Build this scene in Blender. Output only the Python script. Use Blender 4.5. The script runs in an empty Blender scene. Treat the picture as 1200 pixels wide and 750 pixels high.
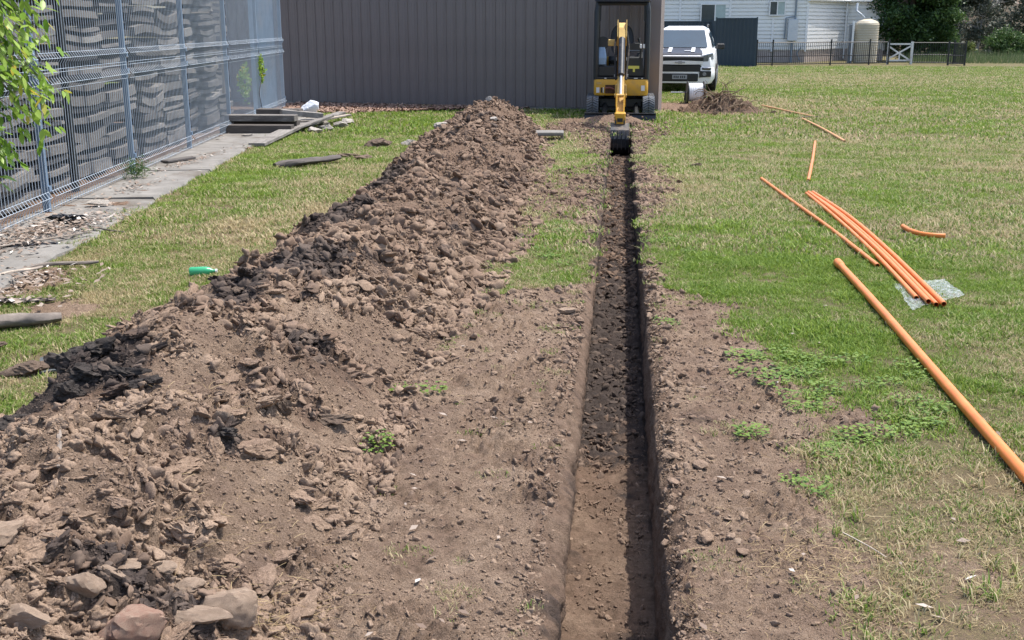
import bpy, math, random
import numpy as np
from mathutils import Vector, Matrix, Euler
S = bpy.context.scene
COL = S.collection
PI = math.pi
rnd = random.Random(7)
rng = np.random.default_rng(11)

# ------------------------------------------------------------------ camera, sky, sun
PITCH = math.radians(14.863); YAW = math.radians(5.521)
cam = bpy.data.cameras.new('camera'); camo = bpy.data.objects.new('camera', cam); COL.objects.link(camo)
camo.location = (0, 0, 1.70); camo.rotation_euler = (PI/2 - PITCH, 0, YAW)
cam.sensor_width = 36; cam.lens = 39.0; cam.clip_start = 0.05; cam.clip_end = 3000
S.camera = camo
SUN_EL = math.radians(66); SUN_AZ = math.radians(54)      # azimuth clockwise from +Y
w = bpy.data.worlds.new('World'); S.world = w; w.use_nodes = True
wn = w.node_tree; bg = wn.nodes['Background']
sky = wn.nodes.new('ShaderNodeTexSky'); sky.sky_type = 'NISHITA'; sky.sun_disc = False
sky.sun_elevation = SUN_EL; sky.sun_rotation = SUN_AZ; sky.air_density = 1.0; sky.dust_density = 2.5; sky.ozone_density = 1.0
wn.links.new(sky.outputs[0], bg.inputs[0]); bg.inputs[1].default_value = 0.15
sl = bpy.data.lights.new('sun', 'SUN'); sl.energy = 3.1; sl.angle = math.radians(0.6); sl.color = (1.0, 0.955, 0.89)
so = bpy.data.objects.new('sun', sl); COL.objects.link(so)
sdir = Vector((math.sin(SUN_AZ)*math.cos(SUN_EL), math.cos(SUN_AZ)*math.cos(SUN_EL), math.sin(SUN_EL)))
so.rotation_euler = sdir.to_track_quat('Z', 'Y').to_euler(); so.location = (3, 5, 20)
S.view_settings.view_transform = 'Standard'; S.view_settings.look = 'None'
S.view_settings.exposure = 0.95; S.view_settings.gamma = 1.0
S.cycles.max_bounces = 6; S.cycles.diffuse_bounces = 3; S.cycles.transparent_max_bounces = 8

# ------------------------------------------------------------------ noise (numpy)
def _h(ix, iy, s):
    n = (ix.astype(np.int64)*374761393 + iy.astype(np.int64)*668265263 + s*2147483647) & 0xFFFFFFFF
    n = ((n ^ (n >> 13))*1274126177) & 0xFFFFFFFF
    n = (n ^ (n >> 16)) & 0xFFFFFFFF
    n = (n*2246822519) & 0xFFFFFFFF
    n = n ^ (n >> 15)
    return n / 4294967295.0
def perlin(x, y, s=0):
    x = np.asarray(x, float); y = np.asarray(y, float)
    xi = np.floor(x); yi = np.floor(y); xf = x-xi; yf = y-yi
    u = xf*xf*xf*(xf*(xf*6-15)+10); v = yf*yf*yf*(yf*(yf*6-15)+10)
    def g(dx, dy):
        a = _h(xi+dx, yi+dy, s)*2*PI
        return np.cos(a)*(xf-dx)+np.sin(a)*(yf-dy)
    a = g(0, 0)*(1-u)+g(1, 0)*u; b = g(0, 1)*(1-u)+g(1, 1)*u
    return (a*(1-v)+b*v)*1.5
def fbm(x, y, sc, oct=4, s=0, gain=.5):
    r = 0; a = 1.0; f = 1.0/sc; t = 0
    for k in range(oct):
        r = r+a*perlin(np.asarray(x)*f+17.3*k, np.asarray(y)*f-9.1*k, s+k*7); t += a; a *= gain; f *= 2.03
    return r/t
def worley(x, y, s=0):
    x = np.asarray(x, float); y = np.asarray(y, float)
    xi = np.floor(x); yi = np.floor(y); best = np.full(x.shape, 9.0); idv = np.zeros(x.shape)
    for dx in (-1, 0, 1):
        for dy in (-1, 0, 1):
            cx = xi+dx; cy = yi+dy
            px = cx+_h(cx, cy, s+1); py = cy+_h(cx, cy, s+2)
            d = (px-x)**2+(py-y)**2; m = d < best
            best = np.where(m, d, best); idv = np.where(m, _h(cx, cy, s+3), idv)
    return np.sqrt(best), idv
def blocks(x, y, s=0, crack=.16):
    """tilted angular clods: each cell a sloping facet, cracks between, some cells missing"""
    x = np.asarray(x, float); y = np.asarray(y, float); xi = np.floor(x); yi = np.floor(y)
    f1 = np.full(x.shape, 9.0); f2 = f1.copy(); idv = np.zeros(x.shape); ox = idv.copy(); oy = idv.copy(); an = idv.copy()
    for dx in (-1, 0, 1):
        for dy in (-1, 0, 1):
            cx = xi+dx; cy = yi+dy; ax = x-cx-_h(cx, cy, s+1); ay = y-cy-_h(cx, cy, s+2)
            d = np.sqrt(ax*ax+ay*ay); m = d < f1; f2 = np.where(m, f1, np.minimum(f2, d))
            idv = np.where(m, _h(cx, cy, s+3), idv); an = np.where(m, _h(cx, cy, s+4)*2*PI, an); ox = np.where(m, ax, ox); oy = np.where(m, ay, oy); f1 = np.where(m, d, f1)
    tilt = ox*np.cos(an)+oy*np.sin(an); hgt = .35+.65*idv+1.1*tilt
    edge = np.clip((f2-f1)/crack, 0, 1)
    return np.where(idv > .25, np.clip(hgt, 0, 1.4), 0)*edge**.6
def sstep(a, b, x):
    t = np.clip((np.asarray(x, float)-a)/(b-a), 0, 1); return t*t*(3-2*t)
def bump2(x, y, cx, cy, rx, ry):                  # soft elliptical patch
    return np.exp(-(((x-cx)/rx)**2+((y-cy)/ry)**2))

# ------------------------------------------------------------------ mesh helpers
def mesh_np(name, v, faces, smooth=False, attrs=None):
    """v (n,3); faces: list of (m,k) int arrays"""
    me = bpy.data.meshes.new(name)
    v = np.asarray(v, np.float32); n = len(v)
    me.vertices.add(n); me.vertices.foreach_set('co', v.ravel())
    loops = np.concatenate([f.ravel() for f in faces]).astype(np.int32)
    tot = np.concatenate([np.full(len(f), f.shape[1], np.int32) for f in faces])
    st = np.concatenate([[0], np.cumsum(tot)[:-1]]).astype(np.int32)
    me.loops.add(len(loops)); me.loops.foreach_set('vertex_index', loops)
    me.polygons.add(len(tot)); me.polygons.foreach_set('loop_start', st); me.polygons.foreach_set('loop_total', tot)
    if smooth: me.polygons.foreach_set('use_smooth', np.ones(len(tot), bool))
    me.update(calc_edges=True)
    for k, a in (attrs or {}).items():
        at = me.attributes.new(k, 'FLOAT', 'POINT'); at.data.foreach_set('value', np.asarray(a, np.float32))
    return me
def link(name, me, mat=None, parent=None, loc=None, rot=None, scale=None):
    o = bpy.data.objects.new(name, me); COL.objects.link(o)
    if mat is not None and len(me.materials) == 0: me.materials.append(mat)
    if parent: o.parent = parent
    if loc is not None: o.location = loc
    if rot is not None: o.rotation_euler = rot
    if scale is not None: o.scale = (scale,)*3 if isinstance(scale, (int, float)) else scale
    return o
def tag(o, label=None, cat=None, group=None, kind=None):
    if label: o['label'] = label
    if cat: o['category'] = cat
    if group: o['group'] = group
    if kind: o['kind'] = kind
    return o
def thing(name, label, cat, loc=(0, 0, 0), rz=0.0, group=None, kind=None):
    o = bpy.data.objects.new(name, None); COL.objects.link(o); o.empty_display_size = .2
    o.location = loc; o.rotation_euler = (0, 0, rz); return tag(o, label, cat, group, kind)
def grid_faces(nr, nc, off=0):
    i = np.arange(nr-1)[:, None]*nc+np.arange(nc-1)[None, :]+off
    return np.stack([i, i+1, i+nc+1, i+nc], -1).reshape(-1, 4)
class MB:
    def __init__(s): s.v = []; s.f = []
    def add(s, vs, fs):
        o = len(s.v); s.v += [tuple(p) for p in vs]; s.f += [tuple(i+o for i in f) for f in fs]; return s
    def box(s, x0, x1, y0, y1, z0, z1, b=0.0, M=None):
        if b <= 0:
            vs = [(x, y, z) for z in (z0, z1) for (x, y) in ((x0, y0), (x1, y0), (x1, y1), (x0, y1))]
            fs = [(3, 2, 1, 0), (4, 5, 6, 7), (0, 1, 5, 4), (1, 2, 6, 5), (2, 3, 7, 6), (3, 0, 4, 7)]
        else:                                       # chamfered box
            vs = []; ring = lambda z, i: [(x0+i, y0, z), (x1-i, y0, z), (x1, y0+i, z), (x1, y1-i, z), (x1-i, y1, z), (x0+i, y1, z), (x0, y1-i, z), (x0, y0+i, z)]
            sh = lambda r, i: [(min(max(x, x0+i), x1-i), min(max(y, y0+i), y1-i), z) for x, y, z in r]
            vs = sh(ring(z0, b), b)+ring(z0+b, b)+ring(z1-b, b)+sh(ring(z1, b), b)
            fs = [tuple(range(7, -1, -1)), tuple(range(24, 32))]
            for k in range(3):
                for j in range(8):
                    a = k*8+j; c = k*8+(j+1) % 8; fs.append((a, c, c+8, a+8))
        if M is not None: vs = [tuple(M @ Vector(p)) for p in vs]
        return s.add(vs, fs)
    def cyl(s, p0, p1, r0, r1=None, n=12, cap=True):
        return s.tube([p0, p1], [r0, r0 if r1 is None else r1], n, cap)
    def tube(s, pts, r, n=8, cap=True):
        pts = [Vector(p) for p in pts]; m = len(pts); r = r if isinstance(r, (list, tuple)) else [r]*m
        up = None; vs = []; fs = []
        for i, p in enumerate(pts):
            t = (pts[min(i+1, m-1)]-pts[max(i-1, 0)]).normalized()
            if up is None:
                up = Vector((0, 0, 1)) if abs(t.z) < .9 else Vector((1, 0, 0))
            a = t.cross(up)
            if a.length < 1e-6: a = t.orthogonal()
            a.normalize(); b = a.cross(t).normalized(); up = b
            for k in range(n):
                an = 2*PI*k/n; vs.append(p+(a*math.cos(an)+b*math.sin(an))*r[i])
        for i in range(m-1):
            for k in range(n):
                fs.append((i*n+k, i*n+(k+1) % n, (i+1)*n+(k+1) % n, (i+1)*n+k))
        if cap: fs += [tuple(range(n-1, -1, -1)), tuple(range((m-1)*n, m*n))]
        return s.add(vs, fs)
    def prism(s, poly, a0, a1, axis='x'):           # polygon in the other two axes extruded along axis
        mk = {'x': lambda p, q, a: (a, p, q), 'y': lambda p, q, a: (p, a, q), 'z': lambda p, q, a: (p, q, a)}[axis]
        n = len(poly); vs = [mk(p, q, a0) for p, q in poly]+[mk(p, q, a1) for p, q in poly]
        fs = [tuple(range(n-1, -1, -1)), tuple(range(n, 2*n))]+[(i, (i+1) % n, n+(i+1) % n, n+i) for i in range(n)]
        return s.add(vs, fs)
    def loft(s, rings, cap=True):
        n = len(rings[0]); vs = [p for r in rings for p in r]; fs = []
        for i in range(len(rings)-1):
            for k in range(n): fs.append((i*n+k, i*n+(k+1) % n, (i+1)*n+(k+1) % n, (i+1)*n+k))
        if cap: fs += [tuple(range(n-1, -1, -1)), tuple(range((len(rings)-1)*n, len(rings)*n))]
        return s.add(vs, fs)
    def lathe(s, prof, c=(0, 0, 0), n=24, axis='z'):
        rings = []
        for r, h in prof:
            ring = []
            for k in range(n):
                a = 2*PI*k/n; p = (r*math.cos(a), r*math.sin(a), h)
                if axis == 'x': p = (h, r*math.cos(a), r*math.sin(a))
                ring.append((c[0]+p[0], c[1]+p[1], c[2]+p[2]))
            rings.append(ring)
        return s.loft(rings)
    def quad(s, a, b, c, d): return s.add([a, b, c, d], [(0, 1, 2, 3)])
    def mesh(s, name, smooth=False):
        me = bpy.data.meshes.new(name); me.from_pydata(s.v, [], s.f); me.update()
        import bmesh
        bm = bmesh.new(); bm.from_mesh(me); bmesh.ops.recalc_face_normals(bm, faces=bm.faces); bm.to_mesh(me); bm.free()
        if smooth:
            me.polygons.foreach_set('use_smooth', [True]*len(me.polygons))
            try: me.set_sharp_from_angle(angle=math.radians(35))
            except Exception: pass
        return me
    def build(s, name, mat, parent=None, loc=None, rot=None, smooth=False):
        return link(name, s.mesh(name, smooth), mat, parent, loc, rot)

# ------------------------------------------------------------------ materials
def srgb(r, g, b):
    f = lambda c: (c/255/12.92) if c/255 <= .04045 else ((c/255+.055)/1.055)**2.4
    return (f(r), f(g), f(b), 1)
class NT:
    def __init__(s, name, rough=.8, spec=.3):
        s.m = bpy.data.materials.new(name); s.m.use_nodes = True; s.t = s.m.node_tree
        s.p = s.t.nodes['Principled BSDF']; s.p.inputs['Roughness'].default_value = rough
        s.p.inputs['Specular IOR Level'].default_value = spec
        s._o = None
    def n(s, ty, **k):
        x = s.t.nodes.new(ty)
        for a, b in k.items(): setattr(x, a, b)
        return x
    def l(s, a, b): s.t.links.new(a, b)
    def pos(s, kind='pos'):
        if kind == 'obj': return s.n('ShaderNodeTexCoord').outputs['Object']
        return s.n('ShaderNodeNewGeometry').outputs['Position']
    def noise(s, scale, detail=4, rough=.6, vec=None, stretch=None, dist=0):
        x = s.n('ShaderNodeTexNoise'); x.inputs['Scale'].default_value = scale; x.inputs['Detail'].default_value = detail
        x.inputs['Roughness'].default_value = rough; x.inputs['Distortion'].default_value = dist
        v = vec if vec is not None else s.pos()
        if stretch:
            mp = s.n('ShaderNodeMapping'); mp.inputs['Scale'].default_value = stretch; s.l(v, mp.inputs[0]); v = mp.outputs[0]
        s.l(v, x.inputs['Vector']); return x.outputs['Fac']
    def ramp(s, fac, stops):
        x = s.n('ShaderNodeValToRGB'); e = x.color_ramp.elements
        while len(e) < len(stops): e.new(.5)
        for k, (p, c) in enumerate(stops):
            e[k].position = p; e[k].color = c if len(c) == 4 else (*c, 1)
        s.l(fac, x.inputs[0]); return x.outputs[0]
    def mix(s, fac, a, b, bt='MIX'):
        x = s.n('ShaderNodeMix', data_type='RGBA', blend_type=bt)
        for sock, v in ((x.inputs[0], fac), (x.inputs[6], a), (x.inputs[7], b)):
            if isinstance(v, (int, float)): sock.default_value = v
            elif isinstance(v, tuple): sock.default_value = v if len(v) == 4 else (*v, 1)
            else: s.l(v, sock)
        return x.outputs[2]
    def math(s, op, a, b=0.0, clamp=False):
        x = s.n('ShaderNodeMath', operation=op); x.use_clamp = clamp
        for sock, v in ((x.inputs[0], a), (x.inputs[1], b)):
            if isinstance(v, (int, float)): sock.default_value = v
            else: s.l(v, sock)
        return x.outputs[0]
    def attr(s, name, ty='GEOMETRY'):
        x = s.n('ShaderNodeAttribute', attribute_name=name, attribute_type=ty); return x.outputs['Fac']
    def rand(s): return s.n('ShaderNodeObjectInfo').outputs['Random']
    def color(s, c):
        if isinstance(c, tuple): s.p.inputs['Base Color'].default_value = c
        else: s.l(c, s.p.inputs['Base Color'])
        return s
    def bump(s, h, strength=.5, dist=.01):
        x = s.n('ShaderNodeBump'); x.inputs['Strength'].default_value = strength; x.inputs['Distance'].default_value = dist
        s.l(h, x.inputs['Height']); s.l(x.outputs[0], s.p.inputs['Normal']); return s
def mat_simple(name, c, rough=.6, spec=.3, var=.18, scale=9, metal=0.0, bump=.0, dirt=None, objc=True):
    m = NT(name, rough, spec); v = m.pos('obj') if objc else m.pos()
    n = m.noise(scale, 5, .65, v)
    lo = tuple(x*(1-var) for x in c[:3]); hi = tuple(min(1, x*(1+var)) for x in c[:3])
    col = m.ramp(n, [(.3, lo), (.7, hi)])
    if dirt:
        col = m.mix(m.ramp(m.noise(scale*.35, 6, .7, v), [(.52, (0, 0, 0)), (.72, (1, 1, 1))]), col, dirt)
    m.color(col); m.p.inputs['Metallic'].default_value = metal
    if bump: m.bump(m.noise(scale*8, 4, .6, v), bump, .004)
    return m.m

# soil colours (base colours of the earth itself)
TAN = (.240, .170, .120); TAN2 = (.325, .240, .175); BRN = (.118, .081, .057); BLK = (.036, .029, .026)
def soil_nodes(m, damp, small=1.0):
    """damp 0 = dry pinkish tan, .5 = brown, 1 = black clay"""
    n1 = m.noise(3.1, 6, .62); n2 = m.noise(26, 6, .75); n3 = m.noise(190, 4, .75)
    dry = m.ramp(n1, [(.32, (.19, .132, .099)), (.5, TAN), (.68, TAN2)])
    dry = m.mix(m.ramp(n2, [(.36, (.75,)*3), (.5, (0, 0, 0)), (.51, (0, 0, 0))]), dry, BRN)
    dry = m.mix(m.ramp(n3, [(.40, (1, 1, 1)), (.50, (0, 0, 0))]), dry, m.mix(.75, dry, BRN))
    dry = m.mix(m.ramp(n3, [(.56, (0, 0, 0)), (.66, (.7,)*3)]), dry, (.41, .30, .225))
    wet = m.ramp(n2, [(.3, BLK), (.62, (.075, .058, .05)), (.8, (.13, .095, .075))])
    mid = m.mix(m.ramp(n2, [(.35, (0, 0, 0)), (.65, (1, 1, 1))]), BRN, (.215, .145, .105))
    d = m.math('ADD', damp, m.math('MULTIPLY', m.math('SUBTRACT', m.noise(7, 5, .7), .5), .55))
    c = m.mix(m.ramp(d, [(.18, (0, 0, 0)), (.45, (1, 1, 1))]), dry, mid)
    c = m.mix(m.ramp(d, [(.55, (0, 0, 0)), (.85, (1, 1, 1))]), c, wet)
    return c, n2, n3
m = NT('soil', .95, .12); sc_, n2, n3 = soil_nodes(m, m.attr('damp'))
m.color(sc_); m.bump(m.math('ADD', m.math('MULTIPLY', n2, 1.0), m.math('MULTIPLY', n3, .6)), 1.0, .018); SOIL = m.m
def clod_mat(name, damp):
    m = NT(name, .95, .12); d = m.math('ADD', m.math('MULTIPLY', m.rand(), .24), damp)
    c, n2, n3 = soil_nodes(m, d)
    c = m.mix(m.math('MULTIPLY', m.rand(), .5), c, m.mix(.35, c, (.42, .3, .22)) if damp < .3 else c)
    m.color(c); m.bump(m.math('ADD', n2, m.math('MULTIPLY', n3, .6)), .8, .008); return m.m
CLOD_DRY = clod_mat('clod_dry', -.08); CLOD_MID = clod_mat('clod_mid', .28); CLOD_DARK = clod_mat('clod_dark', .78)
# lawn colours shared by the ground sheet and the blades
GRN = (.10, .185, .028); GRN2 = (.29, .39, .06); STRAW = (.40, .32, .17); STRAW2 = (.55, .46, .28)
def lawn_dry(m, dry):
    return m.math('ADD', dry, m.math('ADD', m.math('MULTIPLY', m.math('SUBTRACT', m.noise(1.3, 5, .7), .5), 2.2), m.math('MULTIPLY', m.math('SUBTRACT', m.noise(9, 4, .7), .5), 1.0)))
m = NT('ground_sheet', .95, .12); sc_, n2, n3 = soil_nodes(m, m.attr('damp'))
d = lawn_dry(m, m.attr('dry'))
g = m.mix(m.ramp(m.noise(60, 5, .75), [(.35, (0, 0, 0)), (.65, (1, 1, 1))]), (.085, .125, .028), (.17, .21, .055))
s_ = m.mix(m.ramp(m.noise(75, 5, .75), [(.35, (0, 0, 0)), (.65, (1, 1, 1))]), (.2, .15, .075), (.36, .29, .15))
gc = m.mix(m.ramp(d, [(.3, (0, 0, 0)), (.75, (1, 1, 1))]), g, s_)
cut = m.math('ADD', m.attr('lawn'), m.math('MULTIPLY', m.math('SUBTRACT', m.noise(70, 6, .85), .5), 1.9))
thatch = m.mix(m.ramp(m.noise(120, 5, .85), [(.33, (0, 0, 0)), (.54, (.92,)*3)]), gc, (.14, .105, .068))
m.color(m.mix(m.ramp(cut, [(.42, (0, 0, 0)), (.6, (1, 1, 1))]), sc_, thatch))
m.bump(m.math('ADD', n2, m.math('MULTIPLY', n3, .6)), 1.0, .016); GROUND = m.m
# grass blades
def blade_mat(name, base):
    m = NT(name, .55, .25); t = m.attr('tone')
    d = m.math('ADD', lawn_dry(m, m.attr('dry', 'INSTANCER')), m.math('MULTIPLY', m.math('SUBTRACT', t, .5), .9))
    g = m.mix(t, GRN, GRN2); s2 = m.mix(t, STRAW, STRAW2)
    c = m.mix(m.ramp(d, [(.38, (0, 0, 0)), (.62, (1, 1, 1))]), g, s2)
    m.color(c); tr = m.n('ShaderNodeBsdfTranslucent'); m.l(c, tr.inputs[0])
    mx = m.n('ShaderNodeMixShader'); mx.inputs[0].default_value = .35
    out = m.t.nodes['Material Output']; m.l(m.p.outputs[0], mx.inputs[1]); m.l(tr.outputs[0], mx.inputs[2]); m.l(mx.outputs[0], out.inputs[0])
    return m.m
BLADE = blade_mat('grass_blade', 0)
def leaf_mat(name, c1, c2, trans=.35, rough=.5, c3=None):
    m = NT(name, rough, .35); t = m.attr('tone')
    r = m.rand(); f = m.math('FRACT', m.math('ADD', t, r))
    c = m.mix(f, c1, c2)
    if c3: c = m.mix(m.ramp(f, [(.9, (0, 0, 0)), (.96, (1, 1, 1))]), c, c3)
    m.color(c); tr = m.n('ShaderNodeBsdfTranslucent'); m.l(c, tr.inputs[0])
    mx = m.n('ShaderNodeMixShader'); mx.inputs[0].default_value = trans
    out = m.t.nodes['Material Output']; m.l(m.p.outputs[0], mx.inputs[1]); m.l(tr.outputs[0], mx.inputs[2]); m.l(mx.outputs[0], out.inputs[0])
    return m.m
STRAWM = leaf_mat('straw', (.26, .18, .09), (.46, .35, .19), .2, .7)
WEED = leaf_mat('weed_leaf', (.10, .19, .028), (.22, .31, .055), .35)

# ------------------------------------------------------------------ terrain functions
def heap_profile(Y):
    """crest x, crest height, left width, right width of the soil heap along Y"""
    xc = -2.08+.10*perlin(Y/1.7, Y*0+3.3, 5)+.05*perlin(Y/.6, Y*0+8.3, 6)
    ks = np.array([-3., 1.5, 3.0, 4.5, 6.0, 8.0, 10., 12., 14., 15.5, 16.8, 17.6, 18.4, 19.1])
    hs = np.array([.36, .38, .41, .42, .38, .33, .35, .40, .41, .46, .61, .54, .26, .0])
    xs = np.array([.16, .16, .16, .18, .22, .18, .14, .12, .12, .1, .08, .08, .08, .1])
    wl = np.array([.70, .70, .68, .66, .66, .66, .66, .70, .85, .95, .95, .85, .7, .5])
    wr = np.array([.98, .98, .95, .90, .84, 1.05, 1.02, .98, .92, .9, .9, .9, .85, .6])
    f = lambda a: np.interp(Y, ks, a)
    h = f(hs)*(1+.23*perlin(Y/.9, Y*0+1.1, 9)*(Y < 15))
    return xc+f(xs), h, f(wl), f(wr)
def rubble_mask(X, Y):                            # 1 = blocky rubble, 0 = fine raked soil
    return .12+.88*sstep(-.16, .12, fbm(X, Y, .5, 4, 38)+.28*sstep(3.1, 2.6, Y)+.12*sstep(4.6, 6.5, Y))
def heap_raw(X, Y, detail=True):
    X = np.asarray(X, float); Y = np.asarray(Y, float); X, Y = np.broadcast_arrays(X, Y)
    k = (X > -3.5) & (X < -.35) & (Y < 20); out = np.full(X.shape, -.11)
    if k.any(): out[k] = _heap_raw(X[k], Y[k], detail)
    return out
def _heap_raw(X, Y, detail=True):
    xc, h, wl, wr = heap_profile(Y)
    nx = X+.10*fbm(X, Y, .7, 3, 21)
    t = np.where(nx < xc, (xc-nx)/wl, (nx-xc)/wr)
    b = np.clip(1-t, -1, 1)
    pw = .92+.7*sstep(15, 16.5, Y)
    base = h*np.where(b > 0, np.sin(np.clip(b, 1e-6, 1)*PI/2)**pw, b*1.3)
    base = np.where(b > 0, base, -.10+0*b+.10*np.exp(b*6)*1)
    if not detail: return base
    am = sstep(-.05, .25, b)
    z = base+am*(.10*fbm(X, Y, .55, 4, 31)+.02*fbm(X, Y, .16, 3, 35, .6))
    wx = X+.03*perlin(X/.09, Y/.09, 36); wy = Y+.03*perlin(X/.09, Y/.09, 37)
    rid = rubble_mask(X, Y)
    for sc, a, sd in ((.17, .036, 51), (.08, .018, 52), (.038, .009, 53)):
        z = z+am*a*(.25+.95*rid)*(np.abs(perlin(wx/sc, wy/sc*1.0, sd))**.8*1.6-.5)
    rub = .18+.95*rid
    for sc, a, sd in ((.24, .030, 41), (.115, .020, 42), (.06, .013, 43), (.034, .008, 44)):
        z = z+am*rub*a*(blocks(X/sc+.5*perlin(X/sc*.8, Y/sc*.8, sd+9), Y/sc+.5*perlin(Y/sc*.8, X/sc*.8, sd+5), sd, .42)-.25)
    # steeper dark slump scars on the left flank
    z = z-am*.05*sstep(.1, .35, fbm(X, Y, .45, 3, 77))*(X < xc+.3)
    return z-.012
def heap_damp(X, Y):
    xc, h, wl, wr = heap_profile(Y)
    left = sstep(.12, -.45, X-xc)
    n = fbm(X, Y, .5, 3, 61)
    d = .05+.36*sstep(4.6, 9.0, Y)+.14*n
    band = np.maximum.reduce([bump2(X, Y, -2.08, 4.02, .26, .34), bump2(X, Y, -2.28, 3.75, .2, .2), bump2(X, Y, -1.86, 3.92, .2, .1), bump2(X, Y, -1.98, 5.25, .24, .5)*.85, bump2(X, Y, -1.98, 6.2, .24, .5)*.8,
        bump2(X, Y, -1.45, 4.85, .2, .3)*.42, bump2(X, Y, -1.2, 4.2, .16, .2)*.4, bump2(X, Y, -2.15, 8.4, .26, .7)*.85, bump2(X, Y, -1.75, 6.3, .2, .5)*.6, bump2(X, Y, -2.2, 10.6, .25, .8)*.7, bump2(X, Y, -1.37, 3.6, .08, .08)])
    d = d+1.0*sstep(.22, .58, band+.42*n)
    spots = sstep(.3, .48, fbm(X, Y, .33, 3, 63))*sstep(2.2, 4.2, Y+.4*n)
    d = d+.55*spots
    d = d+.75*sstep(.45, .8, bump2(X, Y, -1.30, 2.64, .34, .17)+.3*fbm(X, Y, .12, 2, 64))
    d = d+.6*sstep(.4, .8, bump2(X, Y, -1.35, 4.7, .3, .25)+.3*fbm(X, Y, .15, 2, 65))
    return d
HALF = .172
def trench_depth(Y):
    return .37*sstep(18.95, 18.7, Y)
def bare_mask(X, Y):
    X = np.asarray(X, float); Y = np.asarray(Y, float); X, Y = np.broadcast_arrays(X, Y)
    k = (X > -14) & (X < 9) & (Y < 29); out = np.zeros(X.shape)
    if k.any(): out[k] = _bare_mask(X[k], Y[k])
    return out
def _bare_mask(X, Y):
    """1 = bare soil, 0 = lawn (ground outside the heap)"""
    n = fbm(X, Y, .55, 5, 81, .6)*.5
    n2 = fbm(X, Y, .16, 4, 83, .6)*.35
    rx = np.interp(Y, [0, 2.9, 3.5, 4.1, 4.8, 5.4, 6.0, 6.8, 7.4, 8.2, 9.6, 10.4, 12.2, 13.8, 14.6, 16.5, 18.5, 20, 22],
                   [.75, .72, .76, .78, .92, .88, .78, .70, .30, .16, .17, .5, .68, .62, .2, .5, .9, .9, .0])
    lx = np.interp(Y, [0, 6.7, 7.3, 8.2, 9.4, 10.2, 11, 13, 14, 15, 17, 19, 21, 22.5],
                   [-1.4, -1.4, -.30, -.18, -.2, -.75, -1.35, -1.1, -.35, -.5, -.8, -1.3, -1.1, -.2])
    r = sstep(.10, -.10, (X-rx)/1.0+n*.45+n2*.5)
    l = sstep(.12, -.12, (lx-X)/1.0+n*.9+n2*.6)
    b = np.where(X > 0, r, l)
    b = b*np.where(Y > 9.6, np.clip(.78+n*.8+n2, 0, 1), 1)
    ext = np.maximum.reduce([bump2(X, Y, -1.3, 8.0, .55, .6)*.85, bump2(X, Y, -3.2, 4.6, .45, .5)*.6, bump2(X, Y, -3.4, 6.3, .35, .5)*.7, bump2(X, Y, -4.0, 7.0, .35, .6)*.9,
                             bump2(X, Y, 1.15, 3.1, .5, .8)*.42, bump2(X, Y, 1.1, 4.8, .32, .5)*.5, bump2(X, Y, 1.3, 6.3, .3, .5)*.42, bump2(X, Y, 2.0, 5.2, .5, .5)*.4, bump2(X, Y, 1.3, 24.3, 1.0, 1.6)*1.4,
                             bump2(X, Y, 3.2, 17, 1.4, .8)*.42, bump2(X, Y, 2.6, 10.0, .8, .5)*.35,
                             bump2(X, Y, 4.6, 13.4, .7, 1.0)*.42, bump2(X, Y, 3.2, 7.9, .8, .5)*.33])
    b = np.maximum(b, sstep(.36, .66, ext+n*.5+n2*.4))
    # strip of dirt against the shed and the fence
    b = np.maximum(b, sstep(-.4, .1, Y-(24.2-.62*np.clip(-3.4-X, 0, 2.6))+n*.8)*sstep(-2.2, -3.4, X)*sstep(28, 26.5, Y))
    b = np.maximum(b, sstep(.1, -.15, X-(-4.22-.11*(Y-7.0))+n2*.6)*sstep(-12, -9, X)*sstep(24, 22, Y))
    fx = sstep(.12, -.05, X-(-3.35))*sstep(6.2, 5.6, Y)*.5
    b = np.maximum(b, fx*sstep(-.1, .3, n))
    return np.clip(b, 0, 1)
def thin_mask(X, Y):                             # where the turf is worn thin
    return np.clip(np.maximum.reduce([bump2(X, Y, 1.1, 3.2, .7, 1.0), bump2(X, Y, 1.3, 4.9, .5, .6)*.7, bump2(X, Y, 2.6, 9.8, .9, .5)*.6, bump2(X, Y, 4.4, 13.4, .8, 1.2)*.7, bump2(X, Y, 2.6, 15.5, 1.2, .6)*.6,
                      bump2(X, Y, 3.2, 8.1, .8, .5)*.6, bump2(X, Y, -.9, 9.5, .6, 1.5)*.6, bump2(X, Y, -3.4, 8.6, .5, .9)*.5])*(.75+1.2*fbm(X, Y, .5, 4, 531, .65))+.75*sstep(.12, .42, fbm(X, Y, .9, 5, 533, .65))*sstep(30, 15, Y), 0, 1)
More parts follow.
